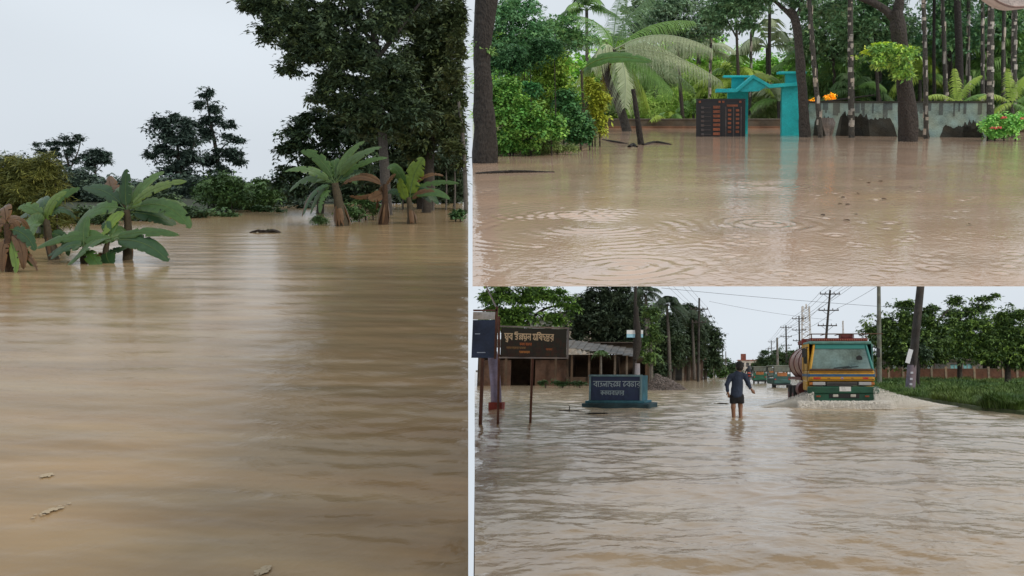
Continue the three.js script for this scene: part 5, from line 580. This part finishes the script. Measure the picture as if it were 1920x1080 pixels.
// --- left trees, palms
seed = 5500;
tree(B, 'street_tree', 'bright green tree spreading above the rusty signboard', { d: 76, foot: -.1, leaf: 7, trunk: [[975, 716], [972, 660], [968, 600]], r: [7, 6, 4], limbs: [[[[970, 630], [930, 580], [905, 560]], 4, 1], [[[970, 620], [1020, 580], [1060, 570]], 4, 1]], col: [.035, .075, .02], col2: [.12, .21, .03], blobs: [[940, 555, 50, 24], [1000, 550, 50, 26], [1050, 560, 36, 20], [920, 590, 40, 22], [980, 590, 50, 24], [1035, 595, 40, 18], [1070, 580, 20, 10], [960, 520, 60, 20], [960, 612, 40, 14]] });
tree(B, 'street_tree', 'dark shade tree with ragged hanging foliage behind the small sign pole', { d: 82, foot: -.1, leaf: 7, trunk: [[1135, 714], [1132, 650], [1120, 570]], r: [6, 5, 4], bark: BARKL, col: [.024, .038, .022], col2: [.045, .065, .035], blobs: [[1095, 600, 44, 50], [1185, 600, 36, 60], [1140, 590, 60, 56], [1150, 640, 56, 40], [1120, 555, 30, 22], [1160, 560, 40, 30], [1090, 590, 26, 34], [1130, 600, 40, 36], [1175, 600, 30, 34], [1080, 630, 14, 22], [1150, 640, 40, 26], [1180, 650, 20, 30], [1120, 640, 20, 20], [1150, 530, 50, 20]] });
tree(B, 'street_tree', 'light green slender tree beside the sign pole', { d: 66, foot: -.1, leaf: 6, trunk: [[1222, 716], [1220, 650], [1216, 590]], r: [3.5, 3, 2], bark: BARKL, col: [.04, .075, .025], col2: [.1, .16, .04], blobs: [[1218, 590, 20, 26], [1228, 630, 18, 24], [1210, 650, 16, 22], [1225, 670, 20, 14]] });
[[1205, 610, 34, 50, 88, 'tall dark street tree behind the sign pole', 709], [1248, 625, 34, 44, 90, 'tall dark street tree behind the drooping palm crown', 709], [1290, 618, 38, 44, 98, 'rounded dark street tree behind the coconut palm', 708], [1322, 636, 30, 42, 108, 'dense dark street tree at the end of the shop row', 706], [1262, 650, 26, 26, 92, 'low dark street tree over the shops', 708], [1240, 690, 14, 12, 84, 'small green tree by the shop posts', 712]].forEach(([u, v, ru, rv, d, lab, bv]) => tree(B, 'street_tree', lab, { d, foot: -.1, group: 'trees over the shop row', leaf: 6, trunk: [[u, bv], [u + 2, v + 30], [u, v]], r: [3.5, 3, 2], col: [.022, .038, .02], col2: [.045, .07, .03], blobs: [[u, v, ru * 1.15, rv * 1.15], [u, v + rv * .9, ru * 1.1, rv * .6], [u - ru * .4, v - rv * .5, ru * .6, rv * .5], [u + ru * .4, v + rv * .4, ru * .6, rv * .6], [u - ru * .3, v + rv * .6, ru * .7, rv * .5]] }));
FR.k = leafM([.035, .06, .028], .05);
const palmFr = (u, v, s, m) => { const fr = []; for (let i = 0; i < 13; i++) { const a = -2.6 + 5.2 * i / 12, len = 46 * s * rr(.8, 1.1), ex = u + Math.sin(a) * len, ey = v - Math.cos(a * .9) * len * .55 + Math.abs(a) * 6 * s; fr.push([[u, v], [u + (ex - u) * .5, Math.min(v, ey) - 10 * s], [ex, ey + 12 * s], 16 * s, m, rr(-2, 2), { hang: .7, n: 22, w: .06 }]); } return fr; };
palm(B, 'coconut_palm', 'dark coconut palm with drooping crown over the shop row', { d: 84, foot: -.1, trunk: [[1256, 712], [1254, 640], [1250, 570]], r: [3.6, 3, 2.6], fronds: palmFr(1252, 574, 1, 'k') }).done();
palm(B, 'coconut_palm', 'coconut palm cut off by the tin roofed shops beside the light green tree', { d: 78, foot: -.1, trunk: [[1213, 716], [1212, 640], [1211, 552]], r: [3.6, 3, 2.6], fronds: palmFr(1211, 550, .8, 'k') }).done();
palm(B, 'coconut_palm', 'small coconut palm with fronds hanging among the round street trees', { d: 94, foot: -.1, trunk: [[1302, 708], [1300, 650], [1298, 600]], r: [3, 2.6, 2.2], fronds: palmFr(1298, 596, .8, 'k') }).done();
{ const d = 58, b = pt(B, 1128, 690, d); b.y = 0; const at = ppx(B, b, d), t = thing(B, 'potted_palm', 'small green palm growing through the tin roof edge', 'palm', b); part('trunk', tube([at([1127, 712]), at([1127, 668])], [.07, .06], 7), BARKL, t, false); for (let i = 0; i < 7; i++) { const s = (i - 3) / 3; part('frond', frond(at([1127, 668]), at([1127 + s * 9, 648, 0]), at([1127 + s * 18, 664 + Math.abs(s) * 8, rr(-.4, .4)]), .3, { n: 12, w: .08 }), FR.d, t, false); } t.done(); }
// --- shops and houses on the left
house('white two storey house glimpsed between the trees', { d: 96, u0: 1050, u1: 1112, top: 590, open: [[1056, 1066, 612, 630], [1078, 1090, 612, 630], [1096, 1106, 640, 660]], wall: WHT, roof: GREYC });
house('grey house wall behind the tin roofed shed', { d: 92, u0: 985, u1: 1045, top: 600, open: [[1020, 1032, 612, 628]], wall: grimy([.3, .34, .33]), roof: GREYC });
{ // long tin roofed shed with open front
  const d = 68, a = pt(B, 895, HORIZON, d); a.y = -.1; const k = pxm(d), t = thing(B, 'shop_shed', 'long tin roofed shed with dark open front behind the flood', 'shop', a), X = (u) => (u - 895) * k, w = X(1214), Yv = (v) => EYE + (HORIZON - v) * k + .1;
  part('back_wall', [bx(w, 2.6, .15, w / 2, 1.3, -5)], DKW, t); part('side_wall', [bx(.15, 2.6, 5, .1, 1.3, -2.5), bx(.15, 2.6, 5, w - .1, 1.3, -2.5)], DKW, t); part('brick_front', [bx(X(955), 2.1, .15, X(925), 1.05, -.4), bx(X(1060) - X(1000), 2.1, .15, (X(1060) + X(1000)) / 2, 1.05, -.6)], grimy([.15, .095, .07], .95), t).userData.kind = 'stuff'; part('counter', [bx(X(1110) - X(1060), .75, .5, (X(1060) + X(1110)) / 2, .4, -.3)], DKW, t); part('partition', [bx(.15, 2.4, 4.4, X(1060), 1.2, -2.7), bx(.15, 2.4, 4.4, X(1148), 1.2, -2.7)], DKW, t).userData.kind = 'stuff';
  for (const u of [900, 948, 996, 1040, 1070, 1102, 1123, 1150, 1172, 1208]) part('post', [bx(.16, 2.5, .16, X(u), 1.25, .0)], u > 1140 && u < 1190 ? grimy([.3, .26, .22]) : WOOD, t);
  const roof = []; const yl = Yv(650), yr = Yv(672); const n = 26; for (let i = 0; i < n; i++) { const x0 = w * i / n, x1 = w * (i + 1) / n, f = clamp(((x0 + x1) / 2 - X(1050)) / (w - X(1050))), y = yl + (yr - yl) * f; part('roof_sheet', [bx(x1 - x0 + .04, .03, 3.4, (x0 + x1) / 2, y + .28 + (i % 2) * .012, -.9, 0, .2)], TIN, t); } part('rear_roof', [bx(w, .05, 3.2, w / 2, Yv(652) + .3, -4, 0, -.1)], grimy([.13, .11, .1]), t); t.done(); }
{ // row of small shops further along
  const d = 100, a = pt(B, 1218, HORIZON, d); a.y = -.1; const k = pxm(d), t = thing(B, 'shop_row', 'row of small dark shops with concrete posts beyond the gravel heap', 'shop', a), X = (u) => (u - 1218) * k, w = X(1318); part('back_wall', [bx(w, 2.6, .15, w / 2, 1.3, -4)], grimy([.12, .09, .08]), t); part('roof', [bx(w + .6, .12, 5.4, w / 2, 2.6, -1.8)], GREYC, t); for (const u of [1222, 1236, 1256, 1280, 1292, 1302, 1310]) part('post', [bx(.24, 2.6, .24, X(u), 1.25, 0)], grimy([.36, .34, .31]), t); part('shutter', [bx(X(1278) - X(1258), 2.1, .1, (X(1278) + X(1258)) / 2, 1.05, -.5)], grimy([.12, .14, .16], .6), t); part('bench', [bx(1.2, .5, .4, X(1300), .25, .3)], WOOD, t); t.done(); }
bush(B, 'yard_weeds', 'low green weeds along the foot of the tin roofed shed', { d: 60, cat: 'weeds', leaf: 4, col: [.03, .06, .02], foot: 0, blobs: [[1050, 717, 30, 5], [1080, 718, 20, 4], [1020, 717, 14, 4]] });
bush(B, 'roadside_bush', 'rounded green bush where the road meets the shop row', { d: 128, leaf: 5, col: [.035, .08, .02], col2: [.08, .15, .03], foot: 0, blobs: [[1340, 692, 22, 14], [1330, 700, 16, 8], [1355, 698, 14, 9]] });
{ const b = pt(B, 1338, 708, 122); b.y = 0; const t = thing(B, 'round_sign', 'faded red round sign standing in the roadside bush', 'sign', b), k = pxm(122); part('disc', [cy(.4, .4, .05, 0, (708 - 681) * k, .6, 'z', 20)], grimy([.5, .16, .13]), t); part('post', [bx(.08, 2.0, .08, 0, 1, .5)], STEEL, t); t.done(); }
{ // gravel heap
  const a = G3(1246, 731), t = thing(B, 'gravel_heap', 'heap of grey gravel rising from the flood beside the name block', 'gravel', a), k = pxm(-a.z), R = 44 * k, H = 31 * k, pos = [], idx = [], n = 26, m = 48; for (let i = 0; i <= n; i++) for (let j = 0; j <= m; j++) { const r = i / n, an = j / m * 6.2832, f = 1 - r, x = Math.cos(an) * R * r * (1 + .12 * nz(Math.cos(an) * 2, Math.sin(an) * 2)) - .5 * f * f, z = Math.sin(an) * R * r; pos.push(x, H * Math.pow(f, .85) + .07 * nz(x * 3, z * 3) * (f > .05 ? 1 : 0) - .12, z); if (i < n && j < m) { const q = i * (m + 1) + j; idx.push(q, q + 1, q + m + 1, q + 1, q + m + 2, q + m + 1); } }
  const g = new THREE.BufferGeometry(); g.setAttribute('position', new THREE.Float32BufferAttribute(pos, 3)); g.setIndex(idx); g.computeVertexNormals(); part('core', g, grimy([.13, .115, .11], .95), t); const im = new THREE.InstancedMesh(new THREE.DodecahedronGeometry(1, 0), grimy([.2, .18, .175], .95), 2600); seed = 5700; for (let i = 0; i < 2600; i++) { const v = Math.floor(rnd() * (pos.length / 3)) * 3, s = rr(.02, .06); im.setMatrixAt(i, new THREE.Matrix4().compose(V3(pos[v] + rr(-.08, .08), Math.max(-.1, pos[v + 1]) + rr(-.02, .02), pos[v + 2] + rr(-.08, .08)), new THREE.Quaternion().setFromEuler(new THREE.Euler(rnd() * 6, rnd() * 6, 0)), V3(s, s * .7, s))); const c = rr(.6, 1.4); im.setColorAt(i, new THREE.Color().setRGB(c, c, c)); } im.name = 'stones'; im.userData.kind = 'stuff'; t.add(im); t.done(); }
// --- utility poles and wires
const CONP = grimy([.2, .2, .19], .9), DARKP = grimy([.055, .052, .05], .9), INSU = std([.08, .05, .04], .3);
const tips = {};
function pole(key, label, u, d, h, o = {}) { const b = pt(B, u, HORIZON, d); b.y = o.foot ?? -.2; const t = thing(B, 'utility_pole', label, 'pole', b, o.group), r = o.r || .13, lx = o.lean || 0; part('shaft', tube([V3(0, -.2, 0), V3(lx * .5, h / 2, 0), V3(lx, h, 0)], [r * 1.15, r, r * .75], 9), o.mat || CONP, t, false); tips[key] = [];
  (o.arms || []).forEach(([y, w], i) => { const x = lx * y / h, arm = part('crossarm', [bx(w, .1, .1, x, y, .1)], DARKP, t); for (const s of [-1, -.45, .45, 1]) { if (w < 1 && Math.abs(s) < .9) continue; part('insulator', [cy(.05, .035, .16, x + s * w * .46, y + .13, .1, 'y', 8)], INSU, arm); if (i === 0 || Math.abs(s) > .9) tips[key].push(V3(b.x + x + s * w * .46, b.y + y + .22, b.z)); } part('brace', [bar(V3(x, y - .5, .08), V3(x + w * .3, y - .04, .08), .02, 5), bar(V3(x, y - .5, .08), V3(x - w * .3, y - .04, .08), .02, 5)], DARKP, arm); });
  if (o.extra) o.extra(t, h); return t.done(); }
const rowG = 'power poles along the right of the road', rowL = 'power poles along the left of the road', A3 = (h) => [[h - .4, 2.0], [h - 2.0, 2.0], [h - 3.5, 1.9]];
pole('R1', 'leaning power pole with three crossarms rising behind the lorry', 1541, 84, 9.2, { lean: 1.0, arms: A3(9.2), group: rowG, mat: DARKP });
pole('R2', 'power pole with triple crossarms beside the lattice tower', 1500, 122, 9.0, { arms: A3(9), group: rowG, mat: DARKP });
pole('R3', 'straight power pole with crossarms behind the red tank', 1475, 152, 9.2, { arms: A3(9.2), group: rowG, mat: DARKP, r: .16 });
pole('R4', 'bare post without crossarms beside the second green rickshaw', 1458, 110, 5.5, { group: rowG, mat: CONP, r: .16 });
pole('R5', 'short distant power pole above the far roadside trees', 1447, 225, 9, { arms: [[8.6, 1.8], [7, 1.8]], group: rowG, mat: DARKP });
pole('R6', 'farthest small power pole above the far roadside trees', 1441, 300, 9, { arms: [[8.6, 1.8]], group: rowG, mat: DARKP, r: .2 });
pole('L1', 'power pole with two crossarms above the round street trees', 1309, 91, 9.0, { arms: [[7.8, 1.9], [6.4, 1.5]], group: rowL, mat: DARKP, lean: .12 });
pole('L2', 'power pole with crossarms beyond the shop row', 1340, 172, 9.4, { arms: [[8.6, 2.2], [7.2, 1.6]], group: rowL, mat: DARKP });
pole('L3', 'distant power pole over the rounded bush', 1355, 285, 9.6, { arms: [[8.8, 2.6]], group: rowL, mat: DARKP, r: .18 });
pole('L4', 'thin grey street post beside the rounded bush', 1361, 150, 4.6, { group: rowL, r: .1 });
pole('N1', 'thick dark leaning pole with white tag and lavender painted foot', 1703, 42.5, 9.2, { foot: .05, r: .2, lean: 1.35, mat: DARKP, arms: [[8.8, 2], [7.4, 2]], extra: (t) => { part('painted_foot', tube([V3(0, -.2, 0), V3(.2, 1.42, 0)], [.26, .235], 12), grimy([.22, .2, .27]), t, false); part('white_tag', [bx(.22, .7, .02, .02, 1.85, .22, 0, 0, -.3)], std([.75, .76, .78], .7), t); part('cable_bundle', tube([V3(.24, 1.3, .15), V3(.4, 2.6, .2), V3(.6, 4, .16)], [.07, .14, .06], 8, .3), DARKP, t, false); [[.06, .5], [.09, .75], [.13, 1.05]].forEach(([x, y]) => part('painted_mark', [bx(.13, .1, .01, x - .02, y, .252)], std([.55, .55, .6]), t)); } });
pole('N2', 'plain grey green concrete pole rising behind the lorry cab', 1648, 60, 9.4, { foot: .05, r: .15, lean: .25, mat: grimy([.19, .21, .18]), arms: [[9, 1.8]] });
pole('S1', 'street pole carrying a small white and blue sign', 1190, 57, 7.8, { r: .12, mat: BARKD, foot: -.1, extra: (t) => { part('sign_plate', [bx(1.08, .26, .03, .0, EYE + (HORIZON - 624) * pxm(57) + .1, .16)], std([.7, .72, .72], .6), t); part('sign_band', [bx(1.08, .22, .03, .0, EYE + (HORIZON - 631) * pxm(57) + .1, .16)], std([.3, .55, .68], .6), t); part('painted_foot', [cy(.2, .17, 1.7, .18, .9, .1, 'y', 12)], grimy([.36, .38, .46]), t); part('wire_bundle', tube([V3(.05, 2, .15), V3(.2, 3, .15), V3(.1, 5.5, .1)], [.14, .25, .12], 8, .5), BARKD, t, false); } });
const WIRE = std([.03, .03, .035], .6); let wireN = 0;
function wire(label, a, b, sag, r = .013) { const m = a.clone().add(b).multiplyScalar(.5); m.y -= sag; const c = new THREE.QuadraticBezierCurve3(a, m, b), base = a.clone(), t = thing(B, 'power_wire', label, 'wire', base, 'power wires along the road'); part('wire', tube(c.getPoints(16).map((p) => p.sub(base)), [r, r], 4, 0, 20), WIRE, t, false); t.done(); }
const span = (k1, k2, lab, r) => tips[k1].forEach((p, i) => { const q = tips[k2][Math.min(i, tips[k2].length - 1)]; if (q && i < tips[k2].length + 1 && i < 6) wire(lab, p.clone(), q.clone(), .5, r); });
span('N1', 'R1', 'sagging power wire from the dark leaning pole to the pole behind the lorry', .014); span('R1', 'R2', 'power wire between the leaning crossarm pole and the pole by the lattice tower', .02); span('R2', 'R3', 'power wire from the lattice tower pole to the pole behind the red tank', .022); span('R3', 'R5', 'far power wire running above the roadside trees', .024); span('L1', 'L2', 'power wire between the two poles beyond the shop row', .018); span('L2', 'L3', 'far power wire beyond the shop row', .024);
tips.L1.slice(0, 5).forEach((p, i) => wire('power wire sweeping overhead to the pole above the round street trees', p.clone(), V3(p.x - 4.5 - i * .1, p.y + .3, -28), .5));
[[1240, 540, 1930, 590, 60], [1330, 565, 1560, 600, 88]].forEach(([u0, v0, u1, v1, d], i) => wire(i ? 'faint service wire crossing the road near the lorry' : 'faint service wire crossing the whole road', pt(B, u0, v0, d), pt(B, u1, v1, d + 8), .4, .012));
[[1560, 537, 0], [1610, 530, 1], [1680, 525, 2]].forEach(([u, v], i) => wire('power wire passing overhead towards the dark leaning pole', tips.N1[i].clone(), pt(B, 2000 + i * 60, 380 + i * 20, 24), .4));
// --- lattice tower far off
{ const d = 420, b = pt(B, 1513, 700, d); b.y = 0; const k = pxm(d), H = (HORIZON - 571) * k, t = thing(B, 'lattice_tower', 'pale lattice telecom tower far beyond the lorry', 'tower', b), g = [], w = 1.9; for (const [sx, sz] of [[-1, -1], [1, -1], [1, 1], [-1, 1]]) part('leg', [bar(V3(sx * w * 1.3, 0, sz * w * 1.3), V3(sx * w * .9, H, sz * w * .9), .16, 5)], CREAM, t); for (let i = 0; i < 14; i++) { const y = H * i / 14, y2 = H * (i + 1) / 14, q = w * (1.3 - .4 * i / 14); g.push(bar(V3(-q, y, q), V3(q, y2, q), .09, 4), bar(V3(q, y, q), V3(-q, y2, q), .09, 4), bar(V3(-q, y, q), V3(q, y, q), .08, 4), bar(V3(-q, y, -q), V3(q, y2, -q), .08, 4)); } part('lacing', g, CREAM, t).userData.kind = 'stuff'; for (const [x, y] of [[-1.6, .95], [1.6, .93], [0, .99], [-1.5, .8], [1.5, .84]]) part('antenna', [bx(.6, 2.6, .4, x, H * y, w + .3)], WHT, t); t.done(); }
{ const d = 330, b = pt(B, 1581, 640, d); b.y = 0; const t = thing(B, 'radio_mast', 'thin distant radio mast above the lorry roof', 'mast', b), H = EYE + (HORIZON - 603) * pxm(d); part('mast', [bar(V3(-.3, 0, 0), V3(-.1, H, 0), .12, 5), bar(V3(.5, 0, 0), V3(.2, H, 0), .12, 5)], CREAM, t); const g = []; for (let i = 0; i < 9; i++) g.push(bar(V3(-.3, H * i / 9, 0), V3(.4, H * (i + 1) / 9, 0), .06, 4)); part('lacing', g, CREAM, t).userData.kind = 'stuff'; t.done(); }
// --- far end of the road
house('white far building with red roof edge at the end of the road', { name: 'far_building', cat: 'building', d: 300, u0: 1386, u1: 1424, top: 676, deep: 10, open: [[1390, 1395, 680, 688], [1399, 1404, 680, 688], [1409, 1414, 681, 690]], wall: WHT, roof: grimy([.4, .12, .1]), extra: (t, X, Y) => { part('stair_tower', [bx(X(1399) - X(1390), Y(664) - Y(678), 3, (X(1399) + X(1390)) / 2, (Y(664) + Y(678)) / 2, -2)], grimy([.25, .09, .07]), t); } });
house('grey far shop with blue front beside the white building', { name: 'far_building', cat: 'building', d: 260, u0: 1408, u1: 1432, top: 686, deep: 8, open: [[1412, 1418, 690, 696]], wall: grimy([.3, .36, .42]), roof: GREYC });
[[1365, 684, 14, 14, 230, 'far dark tree at the left of the white building'], [1380, 690, 12, 10, 250, 'far small tree in front of the white building'], [1440, 668, 20, 14, 180, 'far green tree behind the bare post'], [1470, 664, 20, 18, 165, 'far rounded tree behind the red tank'], [1425, 678, 14, 12, 200, 'far low tree at the right end of the road'], [1492, 668, 16, 16, 150, 'far dark tree right behind the lorry cab'], [1345, 675, 12, 14, 170, 'far dim tree behind the rounded bush']].forEach(([u, v, ru, rv, d, lab]) => tree(B, 'far_tree', lab, { d, foot: -.1, group: 'far trees along the road', leaf: 4.5, trunk: [[u, 704], [u, v]], r: [1.6, 1], col: [.028, .05, .025], col2: [.06, .1, .035], blobs: [[u, v, ru, rv], [u - ru * .5, v + rv * .6, ru * .7, rv * .6], [u + ru * .5, v + rv * .6, ru * .7, rv * .6], [u, v + rv * 1.1, ru, rv * .5]] }));
// --- auto rickshaws and motorcycle
function rickshaw(label, u, v, yaw, col) { const a = G3(u, v), t = thing(B, 'auto_rickshaw', label, 'rickshaw', a, 'green auto rickshaws on the flooded road'); t.rotation.y = yaw; const GR = std(col, .5, { map: grime }), BK = std([.02, .025, .03], .6), OR = grimy([.45, .2, .08]); 
  part('body', [rb(1.25, .42, 2.1, .1, 0, .46, -1.05), rb(1.25, .3, .08, .04, 0, .8, -.04)], GR, t); part('bumper', [rb(1.3, .1, .1, .03, 0, .22, .02)], BK, t); part('canopy', [rb(1.22, .1, 2.2, .05, 0, 1.5, -1.1), rb(1.2, .4, .06, .03, 0, 1.3, -.06)], grimy([.2, .24, .22]), t); for (const s of [-1, 1]) { part('canopy_post', [bx(.05, .7, .05, s * .58, 1.15, -.05), bx(.05, .7, .05, s * .58, 1.15, -2.0)], BK, t); part('wheel', [cy(.22, .22, .12, s * .52, .14, -.5, 'x', 14)], BK, t); part('tail_light', [rb(.1, .08, .04, .01, s * .5, .58, .01)], std([.5, .04, .03], .3), t); } part('rear_panel', [rb(.7, .26, .03, .02, 0, .92, .012)], OR, t); part('wheel', [cy(.22, .22, .12, 0, .14, -2.2, 'x', 14)], BK, t); t.done(); }
rickshaw('green auto rickshaw with orange rear panel beyond the wading person', 1425, 719, 0, [.03, .16, .1]); rickshaw('dark green auto rickshaw close beside the lorry tank', 1467, 727, .15, [.04, .13, .13]); rickshaw('faint grey green auto rickshaw far beyond the others', 1447, 709, .1, [.1, .16, .15]);
{ const a = G3(1405, 718), t = thing(B, 'motorcycle', 'dark motorcycle with red tail between the person and the green rickshaw', 'motorcycle', a), BK = std([.02, .02, .025], .5); for (const z of [0, -1.25]) { const w = part('wheel', [new THREE.TorusGeometry(.28, .06, 8, 20).rotateY(Math.PI / 2).translate(0, .2, z)], BK, t); part('hub', [cy(.07, .07, .14, 0, .2, z, 'x', 10)], STEEL, w); } part('body', [rb(.24, .3, 1.0, .08, 0, .6, -.65)], std([.05, .05, .06], .4), t); part('seat', [rb(.26, .1, .7, .04, 0, .8, -.35)], BK, t); part('tail_light', [rb(.22, .1, .05, .02, 0, .66, .12)], std([.6, .06, .04], .4), t); part('handlebar', [bar(V3(-.36, 1.0, -1.1), V3(.36, 1.0, -1.1), .02)], STEEL, t); t.done();
  const r = thing(B, 'person', 'distant rider in dark jacket and red cloth on the motorcycle', 'person', V3(a.x, a.y + .78, a.z - .45)); const f = caps([[[0, .05, 0], [0, .5, -.05], .17, .2], [[0, .62, -.08], [0, .74, -.08], .1, .11], [[-.2, .5, -.05], [-.32, .22, -.3], .07, .06], [[-.32, .22, -.3], [-.3, .2, -.6], .05, .045], [[.2, .5, -.05], [.32, .22, -.3], .07, .06], [[.32, .22, -.3], [.3, .2, -.6], .05, .045], [[-.12, .02, 0], [-.24, 0, -.4], .1, .08], [[-.24, 0, -.4], [-.2, -.45, -.35], .07, .05], [[.12, .02, 0], [.24, 0, -.4], .1, .08], [[.24, 0, -.4], [.2, -.45, -.35], .07, .05]], .06); part('body', [sdfMesh(V3(0, .2, -.2), .8, 56, f, BK)], std([.03, .035, .045], .8), r); part('scarf', [rb(.3, .2, .3, .08, 0, .12, .08)], std([.5, .1, .07], .8), r); r.done(); }
// --- twigs and weeds poking from the water
[[1067, 772, 'short broken stake poking out of the flood near the name block', 5], [1122, 776, 'dark tangle of grass stems in the water before the name block', 3], [1350, 757, 'flat scrap of weed drifting by the wading person', 2]].forEach(([u, v, lab, h], i) => { const a = G3(u, v), t = thing(B, 'flood_debris', lab, 'debris', a); const k = pxm(-a.z); seed = 80 + i; const g = [tube([V3(0, -.2, 0), V3(.01, h * 2 * k * (i ? .3 : 1), 0)], [.02, .012], 6)]; for (let j = 0; j < 14; j++) g.push(tube([V3(rr(-.25, .25), -.03, rr(-.1, .1)), V3(rr(-.3, .3), h * k * .5, rr(-.1, .1)), V3(rr(-.4, .4), .0, rr(-.1, .1))], [.012, .008], 4)); part('twig', g, BARKD, t, false).userData.kind = 'stuff'; t.done(); });
renderer.render(scene, camera);
